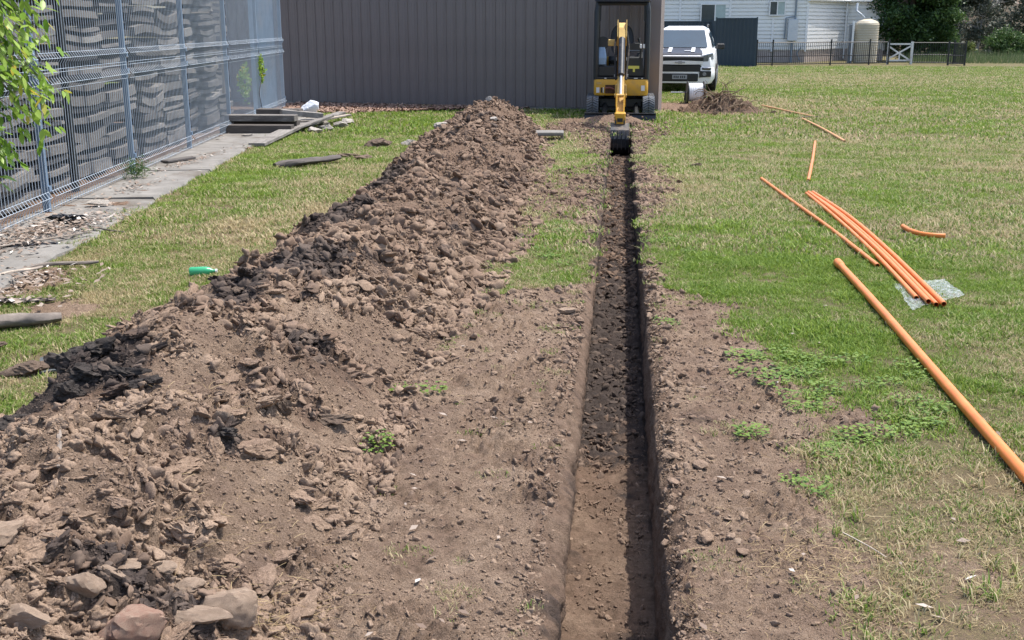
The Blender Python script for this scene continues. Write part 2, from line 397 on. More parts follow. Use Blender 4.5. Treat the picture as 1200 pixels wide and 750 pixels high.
def dry_mask(X, Y):
    d = .27+.0*X+.08*sstep(4, 1, Y-2*np.abs(X))+.10*sstep(6.5, 3.5, Y)
    d = d+.42*np.maximum.reduce([bump2(X, Y, -3.2, 9.2, .75, 2.6), bump2(X, Y, -3.1, 12.5, .8, 1.6)*.7, bump2(X, Y, 6.5, 38, 6.0, 5)*.75, bump2(X, Y, 9, 41, 6, 3)*.4,
                                 bump2(X, Y, 3.5, 26, 2.0, 4)*.9, bump2(X, Y, .8, 13.5, .9, 3)*.35, bump2(X, Y, -.9, 11, .8, 5)*.6, bump2(X, Y, -.6, 18, 1.0, 3)*.8])
    d = d-.22*np.maximum.reduce([bump2(X, Y, 1.5, 8.0, 1.1, 2.6), bump2(X, Y, -4.2, 12.5, .6, 4), bump2(X, Y, -3.5, 19, 1.6, 3)*1.1, bump2(X, Y, 1.4, 5.8, .7, 1), bump2(X, Y, 4, 30, 3, 2), bump2(X, Y, 11, 26, 6, 5)*.5])
    d = d+.30*np.maximum.reduce([bump2(X, Y, 3.4, 10, 1.2, .8), bump2(X, Y, 5.2, 15, 1.6, 1.4), bump2(X, Y, 2.2, 6.1, .5, .5), bump2(X, Y, 3.6, 18, 2.2, 1.0), bump2(X, Y, 1.0, 11.5, .6, 1.5), bump2(X, Y, 1.3, 3.4, .8, 1.0), bump2(X, Y, 8, 24, 2.5, 2.)])
    return d+.14*fbm(X, Y, 1.6, 4, 91)
def ground_h(X, Y):
    X = np.asarray(X, float); Y = np.asarray(Y, float); X, Y = np.broadcast_arrays(X, Y)
    out = np.zeros(X.shape); k = Y < 40
    if not k.any(): return out
    out[k] = .018*fbm(X[k], Y[k], 1.4, 3, 101)*sstep(40, 20, Y[k])
    b = bare_mask(X, Y); k = (b > .02) & (Y < 30)&(Y > 0)
    if k.any(): out[k] += _bare_h(X[k], Y[k], b[k])
    near = sstep(.55, .25, np.abs(X))*sstep(22, 20, Y)
    return out*(1-.25*near)+near*.010
def _bare_h(X, Y, b):
    far = sstep(30, 20, Y); lump = 0
    for sc, a, sd in ((.14, .012, 141), (.065, .010, 142), (.03, .007, 143)):
        lump = lump+a*blocks(X/sc+.4*perlin(X/sc, Y/sc, sd+4), Y/sc, sd)*sstep(-.15, .25, fbm(X, Y, .5, 3, sd+7))
    rough = .45+.9*sstep(-.1, .3, fbm(X, Y, .6, 2, 105))
    return b*far*(lump*rough*1.7+.030*fbm(X, Y, .24, 5, 103, .62)+.016*rough*(np.abs(perlin(X/.055, Y/.055, 107))*2-.5)+.006*rough*(np.abs(perlin(X/.024, Y/.024, 108))*2-.5))
def heap_or_ground(x, y):
    a = np.array([float(x)]); c = np.array([float(y)])
    return float(max(ground_h(a, c)[0], heap_raw(a, c)[0]))

# ------------------------------------------------------------------ ground sheet with the trench cut into it
def axis_steps(lo, hi, f):
    r = [lo]
    while r[-1] < hi: r.append(r[-1]+f(r[-1]))
    return r
ys = [-60, -30, -12, -5, -2, -.5, .6, 1.3]
ys += axis_steps(1.8, 26, lambda y: .0042*max(y, 2.5))
ys += axis_steps(ys[-1]+.2, 700, lambda y: .022*(y-14))
ys = np.array(ys)
xl = [-.265-.012*k for k in range(0, 93)]; xl = xl+[xl[-1]-.035*k for k in range(1, 76)]
q = xl[-1]
while q > -500: q -= max(.05, .09*abs(q+3.4)); xl.append(q)
xr = [.265+.012*k for k in range(0, 86)]; xr = xr+[xr[-1]+.03*k for k in range(1, 60)]
q = xr[-1]
while q < 500: q += max(.05, .075*abs(q-2.2)); xr.append(q)
xl = np.array(sorted(xl)); xr = np.array(xr)
NY = len(ys)
def side_block(xs):
    X, Y = np.meshgrid(xs, ys); Z = ground_h(X, Y); return X, Y, Z
XL, YL, ZL = side_block(xl); XR, YR, ZR = side_block(xr)
# trench profile
dep = trench_depth(ys); nw = 20; nfl = 30
tX = []; tZ = []
def wall(sgn, Zedge):
    rag = (.022 if sgn > 0 else .028)*fbm(ys, ys*0+sgn*3, .28, 6, 201, .75)+(.055 if sgn > 0 else .028)*np.clip(perlin(ys/.22, ys*0+sgn, 203)-.1, 0, 1)
    cols = []; on = (dep > .05)
    top, bot = (.150, .174) if sgn < 0 else (.186, .172)
    edge = top+rag*.8
    dropz = (.062 if sgn < 0 else .042)*(1+.45*perlin(ys/.4, ys*0+sgn*5, 211)+.5*perlin(ys/.12, ys*0+sgn*5, 212))
    for k in range(9):                                    # worn sandy shoulder
        t = k/8; x = .262+(np.minimum(edge, .25)-.262)*t+.004*perlin(ys/.06, ys*0+k*.7+sgn*9, 213)*(t > 0)*(t < 1)
        z = Zedge*(1-t)-on*dropz*(t**2.2)+on*(.028*fbm(ys, ys*0+x, .09, 4, 215, .7)+.012*(blocks(ys/.05, x/.05, 218, .4)-.3)+.008*(np.abs(perlin(ys/.03, x/.03, 216))*2-.5))*(t > 0)
        cols.append((x, z))
    z0 = cols[-1][1]
    for k in range(1, nw+1):
        t = k/nw
        n = .017*fbm(ys, ys*0+k*.05+sgn*7, .12, 5, 207, .65)+.007*(np.abs(perlin(ys/.05, ys*0+k*.45+sgn, 217))*2-.6)+.006*perlin(ys/.5, ys*0+t*3+sgn, 209)*t
        n = n+.009*perlin(ys/1.1, ys*0+k*.9+sgn*3, 219)
        x = (edge*(1-t)+bot*t)+n
        cols.append((x, z0*(1-t)-dep*t))
    return cols
wl_ = wall(-1, ZL[:, -1]); wr_ = wall(1, ZR[:, 0])
for x, z in wl_: tX.append(-x); tZ.append(z)
xa = -wl_[-1][0]; xb = wr_[-1][0]
for k in range(1, nfl):
    t = k/nfl; x = xa*(1-t)+xb*t
    z = -dep+(.022*fbm(x, ys, .14, 5, 211, .65)+.012*(1-np.sin(t*PI))**3+.007*(np.abs(perlin(x/.04, ys/.04, 245))*2-.5))
    for sc, a, sd in ((.07, .02, 241), (.035, .011, 242)):
        d_, i_ = worley(x/sc, ys/sc, sd); z = z+a*(i_ > .55)*i_*np.sqrt(np.clip(1-(d_/.55)**2, 0, 1))*(.3+1.0*sstep(4.6, 6.5, ys))
    tX.append(x); tZ.append(z)
for x, z in reversed(wr_): tX.append(x); tZ.append(z)
tX = np.stack(tX, 1); tZ = np.stack(tZ, 1)
keep = (dep < .02)[:, None]; tZ = np.where(keep, .006, tZ)
tY = np.repeat(ys[:, None], tX.shape[1], 1)
GX = np.concatenate([XL, tX, XR], 1); GY = np.concatenate([YL, tY, YR], 1); GZ = np.concatenate([ZL, tZ, ZR], 1)
nc = GX.shape[1]
bare = bare_mask(GX, GY); intr = np.zeros_like(GX, bool); intr[:, XL.shape[1]:XL.shape[1]+tX.shape[1]] = True
bare = np.where(intr & (dep[:, None] > .05), 1, bare)
damp = .10+.12*fbm(GX, GY, .7, 4, 111)+.30*sstep(7, 11, GY)
damp = damp+.25*sstep(.15, .4, fbm(GX, GY, .35, 3, 112))+.35*bump2(GX, GY, -.65, 3.9, .3, .9)*sstep(-.1, .3, fbm(GX, GY, .12, 3, 118))
damp = damp+.4*bump2(GX, GY, .35, 4.6, .3, .8)*sstep(0, .3, fbm(GX, GY, .15, 3, 119))
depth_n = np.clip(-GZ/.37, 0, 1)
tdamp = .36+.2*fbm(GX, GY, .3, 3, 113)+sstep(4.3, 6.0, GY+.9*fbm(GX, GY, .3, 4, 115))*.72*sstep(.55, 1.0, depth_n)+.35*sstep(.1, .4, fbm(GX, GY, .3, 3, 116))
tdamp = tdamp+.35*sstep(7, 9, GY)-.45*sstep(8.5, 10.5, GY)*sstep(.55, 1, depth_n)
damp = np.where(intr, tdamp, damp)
damp = np.where((GX < -4.2) & (GY < 24), .45, damp)
lawn = (1-bare)*(1-.62*thin_mask(GX, GY)); dry = dry_mask(GX, GY)
gm = mesh_np('ground', np.stack([GX, GY, GZ], -1).reshape(-1, 3), [grid_faces(NY, nc)], True,
             {'damp': damp.ravel(), 'lawn': lawn.ravel(), 'dry': dry.ravel()})
tag(link('ground', gm, GROUND), kind='structure')

# ------------------------------------------------------------------ soil heap
hx = np.arange(-3.25, -.55, .0118); hy = np.array(axis_steps(1.7, 19.4, lambda y: .0036*max(y, 2.6)))
HX, HY = np.meshgrid(hx, hy)
HZ = heap_raw(HX, HY)
HXj = HX+.006*perlin(HX/.02, HY/.02, 301); HYj = HY+.006*perlin(HX/.02, HY/.02, 302)
hf = grid_faces(len(hy), len(hx)); hzf = HZ.ravel()[hf].max(1); hf = hf[hzf > -.06]
hm = mesh_np('loose_soil', np.stack([HXj, HYj, HZ], -1).reshape(-1, 3), [hf], True, {'damp': heap_damp(HX, HY).ravel()})
heap = thing('soil_heap', 'long ridge of freshly dug brown soil piled beside the trench, black clay along its crest', 'soil heap', (-2.1, 10, 0))
def under(o, par):
    o.parent = par; o.matrix_parent_inverse = Matrix.Identity(4)
    o.location = Vector(o.location)-Vector(par.location); return o
under(link('loose_soil', hm, SOIL), heap)

# clods
def ico(sub):
    import bmesh
    bm = bmesh.new(); bmesh.ops.create_icosphere(bm, subdivisions=sub, radius=1)
    v = np.array([p.co[:] for p in bm.verts]); f = np.array([[p.index for p in q.verts] for q in bm.faces]); bm.free(); return v, f
I1 = ico(1); I2 = ico(2); I3 = ico(3); I4 = ico(4)
def rock_verts(V, seed, cuts=9, rough=.08, flat=.75, dlo=.5, dhi=.95):
    r = np.random.default_rng(seed)
    N = r.normal(size=(cuts, 3)); N /= np.linalg.norm(N, axis=1)[:, None]; D = r.uniform(dlo, dhi, cuts)
    dots = V@N.T; rad = np.where(dots > .05, D[None, :]/np.maximum(dots, .05), 9).min(1); rad = np.minimum(rad, 1.08)
    n = np.zeros(len(V)); 
    for k, (s, a) in enumerate(((1.7, 1), (4.1, .6), (9.5, .45), (19., .3))):
        n += a*(perlin(V[:, 0]*s+V[:, 2]*s*.7+seed, V[:, 1]*s-V[:, 2]*s*.6, seed+k))
    rad = rad*(1+rough*n); P = V*rad[:, None]; P *= np.array([1, r.uniform(.65, .95), flat*r.uniform(.75, 1.1)]); return P
def rock_mesh(name, mat, seed, I=I3, **k):
    me = mesh_np(name, rock_verts(I[0], seed, **k), [I[1]], True)
    try: me.set_sharp_from_angle(angle=math.radians(28))
    except Exception: pass
    me.materials.append(mat); return me
CL = {mt.name: [rock_mesh('clod', mt, 50+k+int(sd), I4, cuts=9, dlo=.42, dhi=.85, rough=.27 if mt is not CLOD_DARK else .36) for k in range(7)] for mt, sd in ((CLOD_DRY, 0), (CLOD_MID, 100), (CLOD_DARK, 200))}
def put_clod(x, y, r, kind, par=None, sink=.5, name='clod', me=None, z=None, rot=None, scale=None):
    z = heap_or_ground(x, y) if z is None else z
    o = link(name, me or rnd.choice(CL[kind]), None, None, (x, y, z+r*(.62-sink)), rot or (rnd.uniform(-.5, .5), rnd.uniform(-.5, .5), rnd.uniform(0, 6.28)),
             scale or (r*rnd.uniform(1.1, 1.8), r*rnd.uniform(.8, 1.1), r*rnd.uniform(.55, .95)))
    return under(o, par) if par else o
# the clods that show largest: children of the heap
cand = []
for k in range(9000):
    y = 2.2+16.6*rnd.random()**1.9; xc, h, wl0, wr0 = [float(a) for a in heap_profile(np.array(y))]
    x = rnd.uniform(xc-wl0*.98, xc+wr0*1.05)
    r = min(.05, .012*rnd.paretovariate(1.9))*rnd.choice((.8, 1, 1, 1.35))*.9; 
    if y > 9: r *= 1.05
    cand.append((r/math.hypot(y, 1.5), x, y, r))
cand.sort(reverse=True)
rm_ = rubble_mask(np.array([c[1] for c in cand]), np.array([c[2] for c in cand]))
cand = [c for c, q in zip(cand, rm_) if q > rnd.random()*.9]
placed = []
for _, x, y, r in cand:
    if len(placed) >= 255: break
    if x/y < -.62: continue
    if any((x-a)**2+(y-b)**2 < (.75*(r+c))**2 for a, b, c in placed): continue
    placed.append((x, y, r))
dmp = heap_damp(np.array([p[0] for p in placed]), np.array([p[1] for p in placed]))
for (x, y, r), d_ in zip(placed, dmp):
    put_clod(x, y, r, 'clod_dark' if d_ > .62 else ('clod_mid' if d_+rnd.uniform(-.12, .12) > .36 else 'clod_dry'), heap)

# ------------------------------------------------------------------ grass, weeds, straw
def tuft_mesh(name, nb, rad, length, width, seed, lean=.9):
    r = np.random.default_rng(seed); V = []; Fq = []; T = []
    for k in range(nb):
        a = r.uniform(0, 2*PI); d = rad*np.sqrt(r.random()); x, y = d*np.cos(a), d*np.sin(a)
        L = length*r.uniform(.5, 1.3); wd = width*r.uniform(.7, 1.3); b = r.uniform(0, 2*PI); ln = lean*r.uniform(.2, 1.5)
        dx, dy = np.cos(b), np.sin(b); px, py = -dy, dx; o = len(V); t = r.random()
        for s, wf in ((0, .8), (.5, 1), (1, .15)):
            bend = ln*s*s; h = L*s*(1-.28*ln*s); ox, oy = x+dx*L*bend*.8, y+dy*L*bend*.8
            V += [(ox-px*wd*wf/2, oy-py*wd*wf/2, max(h, .001)), (ox+px*wd*wf/2, oy+py*wd*wf/2, max(h, .001))]; T += [t, t]
        Fq += [(o, o+1, o+3, o+2), (o+2, o+3, o+5, o+4)]
    return mesh_np(name, V, [np.array(Fq)], True, {'tone': T})
def scatter(name, X, Y, Z, SC, DRY, variants, label, cat, tumble=False, par=None):
    """instances variants (mesh list) on points through geometry nodes; one object, kind stuff"""
    if par: X = X-par.location.x; Y = Y-par.location.y
    me = bpy.data.meshes.new(name); me.vertices.add(len(X)); me.vertices.foreach_set('co', np.stack([X, Y, Z], 1).astype(np.float32).ravel())
    for k, a in (('sc', SC), ('dry', DRY), ('rz', rng.uniform(0, 6.28, len(X))), ('rx', rng.uniform(-.9, .9, len(X))*tumble), ('ry', rng.uniform(-.9, .9, len(X))*tumble)):
        at = me.attributes.new(k, 'FLOAT', 'POINT'); at.data.foreach_set('value', np.asarray(a, np.float32))
    at = me.attributes.new('pick', 'INT', 'POINT'); at.data.foreach_set('value', rng.integers(0, len(variants), len(X)).astype(np.int32))
    o = link(name, me); tag(o, label, cat, kind='stuff')
    if par: o.parent = par
    ng = bpy.data.node_groups.new(name, 'GeometryNodeTree')
    ng.interface.new_socket('Geometry', in_out='INPUT', socket_type='NodeSocketGeometry')
    ng.interface.new_socket('Geometry', in_out='OUTPUT', socket_type='NodeSocketGeometry')
    N = ng.nodes; L = ng.links; gi = N.new('NodeGroupInput'); go = N.new('NodeGroupOutput')
    g2i = N.new('GeometryNodeGeometryToInstance')
    for vme in reversed(variants):
        vo = bpy.data.objects.new('blade_source', vme)
        oi = N.new('GeometryNodeObjectInfo'); oi.inputs['Object'].default_value = vo; L.new(oi.outputs['Geometry'], g2i.inputs[0])
    def na(nm, ty='FLOAT'):
        x = N.new('GeometryNodeInputNamedAttribute'); x.data_type = ty; x.inputs['Name'].default_value = nm; return x.outputs['Attribute']
    ip = N.new('GeometryNodeInstanceOnPoints'); L.new(gi.outputs[0], ip.inputs['Points']); L.new(g2i.outputs[0], ip.inputs['Instance'])
    ip.inputs['Pick Instance'].default_value = True; L.new(na('pick', 'INT'), ip.inputs['Instance Index'])
    cx = N.new('ShaderNodeCombineXYZ'); L.new(na('rz'), cx.inputs[2]); L.new(na('rx'), cx.inputs[0]); L.new(na('ry'), cx.inputs[1])
    e2r = N.new('FunctionNodeEulerToRotation'); L.new(cx.outputs[0], e2r.inputs[0]); L.new(e2r.outputs[0], ip.inputs['Rotation'])
    L.new(na('sc'), ip.inputs['Scale']); L.new(ip.outputs[0], go.inputs[0])
    md = o.modifiers.new('scatter', 'NODES'); md.node_group = ng
    return o
def grass_points(n, y0, y1, power, x_margin=.6, xlim=None):
    Yp = y0+(y1-y0)*rng.random(n)**power
    half = .60*Yp+x_margin; Xp = -.0967*Yp+rng.uniform(-1, 1, n)*half
    return Xp, Yp
def lawn_ok(Xp, Yp, soft=.35):
    b = bare_mask(Xp, Yp); hz = heap_raw(Xp, Yp, False)
    slab = (Xp < -4.22-.127*(Yp-7.0)) & (Yp < 24.2)
    shed = (Yp > 24.9-.19*(Xp+7.6)) & (Xp < .85) & (Xp > -8.5)
    tr = (np.abs(Xp) < .20) & (Yp < 18.4)
    return (b+rng.uniform(-soft, soft, len(Xp)) < .52) & (hz < .01) & ~slab & ~shed & ~tr
def do_grass(name, n, y0, y1, power, sc, variants, label, margin=.6):
    Xp, Yp = grass_points(n, y0, y1, power, margin); ok = lawn_ok(Xp, Yp)
    thin = fbm(Xp, Yp, .30, 4, 501, .65)+rng.uniform(-.2, .2, n) > -.20-.14*sstep(5, 9, Yp)-.15*sstep(14, 20, Yp); ok &= thin; ok &= rng.random(n) > .78*thin_mask(Xp, Yp)
    Xp, Yp = Xp[ok], Yp[ok]
    scatter(name, Xp, Yp, ground_h(Xp, Yp)-.003, sc*rng.uniform(.65, 1.3, len(Xp))*(.8+.5*sstep(-.3, .4, fbm(Xp, Yp, .5, 2, 503))), dry_mask(Xp, Yp), variants, label, 'grass')
def bl(me): me.materials.append(BLADE); return me
near_v = [bl(tuft_mesh('tuft', 34, .06, .025, .0034, 600+k)) for k in range(6)]
mid_v = [bl(tuft_mesh('tuft', 34, .12, .036, .0065, 620+k)) for k in range(5)]
far_v = [bl(tuft_mesh('tuft', 36, .26, .048, .014, 640+k)) for k in range(5)]
do_grass('near_lawn_grass', 52000, 2.0, 8.5, .62, 1.0, near_v, 'short mown green and straw grass of the lawn nearest the camera', 1.9)
do_grass('mid_lawn_grass', 40000, 8.3, 17.5, .75, 1.0, mid_v, 'short patchy lawn grass halfway to the digger', 1.9)
do_grass('far_lawn_grass', 36000, 17, 50, .8, 1.0, far_v, 'mown lawn grass stretching to the black picket fence', 2)
tall_v = [bl(tuft_mesh('tuft', 26, .035, .055, .0042, 660+k, 1.1)) for k in range(5)]
Xp, Yp = grass_points(9000, 2.5, 12, .8, .6); ok = lawn_ok(Xp, Yp, .2) & (fbm(Xp, Yp, .35, 3, 521, .6) > .16); Xp, Yp = Xp[ok], Yp[ok]
scatter('coarse_grass', Xp, Yp, ground_h(Xp, Yp)-.004, rng.uniform(.5, 1.15, len(Xp)), dry_mask(Xp, Yp)-.12, tall_v, 'scattered coarser green grass clumps standing above the mown lawn', 'grass')
# sparse blades in the bare soil
Xp = rng.uniform(-1.2, 1.3, 5200); Yp = 2.6+16*rng.random(5200)**1.2
ok = (np.abs(Xp) > .22) & (fbm(Xp, Yp, .35, 3, 511) > .12+.18*sstep(8, 4, Yp)) & (heap_raw(Xp, Yp, False) < .02); Xp, Yp = Xp[ok], Yp[ok]
scatter('sparse_grass', Xp, Yp, ground_h(Xp, Yp), rng.uniform(.4, .9, len(Xp)), dry_mask(Xp, Yp)+.15, near_v, 'sparse blades of grass poking through the bare soil', 'grass')
# ------------------------------------------------------------------ crumbs and chips of soil (too many to count)
m = NT('soil_chip', .95, .1); sc_, n2, n3 = soil_nodes(m, m.attr('dry', 'INSTANCER'))
m.color(m.mix(m.math('MULTIPLY', m.rand(), .35), sc_, m.mix(.5, sc_, (.42, .32, .25)))); m.bump(m.math('ADD', n2, n3), .6, .004); CHIPM = m.m
chips = []
for k in range(26):
    V = rock_verts(I3[0], 900+k, cuts=rnd.choice((5, 7, 9)), rough=rnd.choice((.16, .26, .34)), flat=rnd.choice((.25, .4, .55, .75)), dlo=.38, dhi=.72)*1.35; V[:, 1] *= rnd.choice((.4, .6, .85)); me = mesh_np('chip', V, [I3[1]], False); me.materials.append(CHIPM); chips.append(me)
def in_view(X, Y): return (X > -.66*Y-.6-.1) & (X < .42*Y+.6)
def crumb_field(name, X, Y, Z, R, damp, label=None, cat=None, par=None):
    k = in_view(X, Y); X, Y, Z, R, damp = X[k], Y[k], Z[k], R[k], damp[k]
    return scatter(name, X, Y, Z, R, damp, chips, label, cat, True, par)
n = 150000
Y = 2.2+16.5*rng.random(n)**1.6; xc, h, wl0, wr0 = heap_profile(Y)
X = np.where(rng.random(n) < .36, xc-wl0*rng.random(n)*1.04, xc+wr0*rng.random(n)*1.15)
cl = (rubble_mask(X, Y)+rng.uniform(0, .7, n) > .62) | (rng.random(n) < .1); X, Y = X[cl], Y[cl]
R = np.clip(.0036*(rng.pareto(1.6, len(X))+1), .003, .036)*np.clip(Y/4.8, .75, 1.4); R = np.where(rubble_mask(X, Y) < .4, np.minimum(R, .009), R)
crumb_field('soil_crumbs', X, Y, np.maximum(heap_raw(X, Y), ground_h(X, Y)), R, heap_damp(X, Y)+rng.uniform(-.22, .2, len(X)), par=heap)
bpy.data.objects['soil_crumbs'].location = (0, 0, 0)
n = 200000
Y = 2.3+18*rng.random(n)**1.7; X = rng.uniform(-1.4, 1.2, n)
ne = rng.random(n) < .16; X = np.where(ne, np.sign(rng.normal(size=n))*(.20+np.abs(rng.normal(size=n))*.08), X)
ok = (np.abs(X) > .185) & (bare_mask(X, Y) > rng.uniform(.2, .8, n)) & (fbm(X, Y, .4, 3, 402)+rng.uniform(-.6, .6, n) > -.22)
X, Y = X[ok], Y[ok]; R = np.clip(.0021*(rng.pareto(1.95, len(X))+1), .0018, .018)*np.clip(Y/4.5, .75, 2.2)
zz = ground_h(X, Y); zz = np.where(np.abs(X) < .262, zz-.055*((.262-np.abs(X))/.09)**2, zz)
crumb_field('loose_crumbs', X, Y, zz, R, .08+rng.uniform(-.25, .2, len(X))+.3*sstep(7, 11, Y)+.3*sstep(.2, .45, fbm(X, Y, .35, 3, 112)), 'loose crumbs of soil scattered on both sides of the trench', 'soil crumbs')
n = 22000
Y = 2.3+16*rng.random(n)**1.6; X = np.clip(rng.normal(size=n)*.10, -.16, .16); side = rng.random(n) < .3; X = np.where(side, np.sign(X)*rng.uniform(.11, .16, n), X)
X += .0
ok = fbm(X, Y, .2, 3, 611)+rng.uniform(-.3, .3, n) > .0-.3*sstep(4.6, 5.4, Y); X, Y = X[ok], Y[ok]
R = np.clip(.0024*(rng.pareto(1.7, len(X))+1), .002, .018)*np.clip(Y/4.5, .8, 2)*np.where(Y < 4.8, .9, 1.05)
crumb_field('trench_crumbs', X, Y, -trench_depth(Y)+.004+.022*fbm(X, Y, .14, 5, 211, .65), R, .3+rng.uniform(-.2, .2, len(X))+.6*sstep(4.3, 6.0, Y)*sstep(10, 8, Y)+.3*sstep(8, 10, Y), 'crumbs of earth fallen onto the trench floor', 'soil crumbs')

# leafy weeds
def weed_mesh(seed):
    r = np.random.default_rng(seed); V = []; F = []; T = []
    for k in range(46):
        a = r.uniform(0, 2*PI); d = .085*math.sqrt(r.random()); x, y = d*math.cos(a), d*math.sin(a); z = r.uniform(.008, .045)
        L = r.uniform(.008, .016); b = r.uniform(0, 6.28); dx, dy = math.cos(b), math.sin(b); px, py = -dy, dx; t = r.uniform(-.5, .5); o = len(V)
        V += [(x-dx*L, y-dy*L, z-t*L*.4), (x+px*L*.8, y+py*L*.8, z+.003), (x+dx*L, y+dy*L, z+t*L*.5), (x-px*L*.8, y-py*L*.8, z+.003)]; F.append((o, o+1, o+2, o+3)); T += [r.random()]*4
    return mesh_np('weed', V, [np.array(F)], False, {'tone': T})
wv = []
for k in range(5): me = weed_mesh(700+k); me.materials.append(WEED); wv.append(me)
wp = []
for cx, cy, rx, ry, nn in ((.82, 5.55, .13, .22, 26), (1.0, 5.5, .15, .2, 22), (.9, 5.1, .16, .2, 22), (1.08, 4.55, .13, .12, 12), (.93, 4.42, .1, .12, 9), (.75, 4.1, .12, .15, 6), (1.35, 4.75, .14, .12, 9), (1.2, 5.1, .3, .3, 8),
                           (-.58, 8.3, .3, .5, 22), (-.95, 7.9, .2, .5, 14), (-.5, 9.4, .2, .5, 12), (.45, 8.6, .2, .6, 14), (.3, 6.3, .05, .05, 3), (.56, 4.5, .08, .08, 3), (-.95, 5.0, .08, .12, 5), (-.93, 4.25, .05, .07, 3), (1.5, 5.6, .4, .5, 12)):
    for k in range(int(nn*.34)+1): wp.append((cx+rnd.gauss(0, rx*.6), cy+rnd.gauss(0, ry*.6)))
wp = np.array(wp); okw = np.abs(wp[:, 0]) > .24; wp = wp[okw]
scatter('leafy_weeds', wp[:, 0], wp[:, 1], ground_h(wp[:, 0], wp[:, 1])-.004, rng.uniform(.55, 1.1, len(wp)), np.zeros(len(wp)), wv, 'low bright green clover-like weeds beside the bare soil', 'weeds')
# straw stalks
def straws(name, spots, label, mat=None, zf=heap_or_ground):
    V = []; F = []; T = []
    for cx, cy, rx, ry, nn, L0 in spots:
        for k in range(nn):
            x = cx+rnd.gauss(0, rx*.6); y = cy+rnd.gauss(0, ry*.6)
            if abs(x) < .2: continue
            z = zf(x, y); L = L0*rnd.uniform(.3, 1.2); a = rnd.uniform(0, 6.28); up = rnd.uniform(0, .35)**1.5; wd = rnd.uniform(.0002, .0006)*(1+cy/7)
            dx, dy = math.cos(a), math.sin(a); cv = rnd.uniform(-.35, .35); o = len(V); t = rnd.random()
            for s in (0, .33, .66, 1):
                qx = x+dx*L*s-dy*cv*L*s*s; qy = y+dy*L*s+dx*cv*L*s*s; qz = z+.004+up*L*math.sin(s*2.2)*.8
                V += [(qx+dy*wd, qy-dx*wd, qz), (qx-dy*wd, qy+dx*wd, qz+.0006)]; T += [t, t]
            for s in range(3): F.append((o+2*s, o+2*s+1, o+2*s+3, o+2*s+2))
    o = link(name, mesh_np(name, V, [np.array(F)], False, {'tone': T}), mat or STRAWM); return tag(o, label, 'dry grass', kind='stuff')
straws('dry_straw', [(-.98, 2.85, .16, .14, 260, .09), (-1.25, 3.2, .25, .2, 60, .07), (-1.6, 3.9, .1, .1, 60, .07), (.62, 3.4, .16, .22, 380, .06), (.8, 3.1, .16, .3, 240, .06), (.95, 3.6, .25, .4, 160, .05),
                     (.26, 3.1, .03, .2, 30, .07), (-1.7, 5.2, .3, .5, 50, .06), (-1.5, 8, .4, 2, 90, .08), (-2.0, 11, .5, 3, 120, .1), (.5, 4.9, .3, .8, 90, .05), (-.7, 6, .4, 1.2, 70, .06),
                     (-.3, 11.5, .25, 1.6, 260, .07), (.45, 11.8, .25, 1.6, 200, .07), (-.7, 11.7, .3, 1.2, 160, .07), (-.3, 16.5, .5, 1.6, 200, .09), (1.2, 5.8, .5, 1.4, 120, .05), (1.4, 3.9, .4, .8, 160, .05), (1.1, 3.2, .8, 1.0, 700, .045), (1.4, 4.9, .6, .7, 250, .045), (2.6, 9.8, 1.0, .5, 200, .06), (4.4, 13.4, .9, 1.2, 200, .07)],
       'thin dry straw stalks lying on the soil and trench edges')

# ------------------------------------------------------------------ manufactured materials
SHED = mat_simple('shed_steel', (.205, .172, .162), .5, .35, .07, 1.2)
SHEDT = mat_simple('shed_flashing', (.235, .195, .185), .45, .4, .05, 2)
CONC = mat_simple('old_concrete', (.21, .2, .185), .9, .2, .22, 4, bump=.5, dirt=(.11, .09, .07))
WIRE = mat_simple('blue_grey_wire', (.42, .49, .56), .4, .5, .1, 3)
POSTM = mat_simple('blue_grey_post', (.15, .22, .31), .45, .5, .12, 3, dirt=(.12, .13, .14))
BLUE = mat_simple('blue_sheet', (.115, .175, .25), .5, .4, .12, 2, dirt=(.2, .2, .2))
WHITEW = mat_simple('white_weatherboard', (.86, .855, .83), .55, .35, .05, .8)
WHITET = mat_simple('white_trim', (.8, .8, .79), .5, .4, .03, 3)
BRICKP = mat_simple('plinth', (.45, .38, .34), .85, .2, .2, 3)
GLASS = mat_simple('window_glass', (.05, .07, .08), .08, .6, .3, 1.5)
CURT = mat_simple('curtain', (.42, .5, .48), .8, .2, .1, 5)
DGREY = mat_simple('slate_fence_steel', (.032, .05, .068), .5, .4, .1, 1)
BLACKM = mat_simple('black_metal', (.018, .02, .022), .42, .45, .2, 6)
BLACKR = mat_simple('black_rubber', (.02, .02, .021), .8, .25, .25, 10, dirt=(.13, .1, .08))
TRACKM = mat_simple('dusty_rubber', (.14, .15, .165), .85, .2, .3, 14, dirt=(.2, .16, .12))
YEL = mat_simple('machine_yellow', (.62, .33, .028), .42, .45, .08, 6, dirt=(.42, .26, .09))
YELD = mat_simple('dusty_yellow', (.60, .39, .12), .55, .35, .14, 9, dirt=(.25, .17, .10))
STEEL = mat_simple('worn_steel', (.028, .031, .036), .45, .4, .4, 14, metal=.1, dirt=(.16, .12, .09))
CHROME = mat_simple('chrome_rod', (.75, .72, .68), .18, .6, .03, 5, metal=.9)
SEATM = mat_simple('seat_vinyl', (.02, .023, .028), .5, .4, .2, 8)
GREYP = mat_simple('grey_plastic', (.10, .12, .15), .5, .4, .15, 5)
CARW = mat_simple('white_car_paint', (.8, .81, .82), .22, .6, .015, 2)
CARG = mat_simple('dark_car_glass', (.02, .05, .08), .1, .5, .15, 1)
LAMP = mat_simple('headlight_lens', (.13, .15, .17), .12, .7, .35, 14)
DECAL = mat_simple('charcoal_decal', (.025, .025, .032), .35, .5, .1, 4)
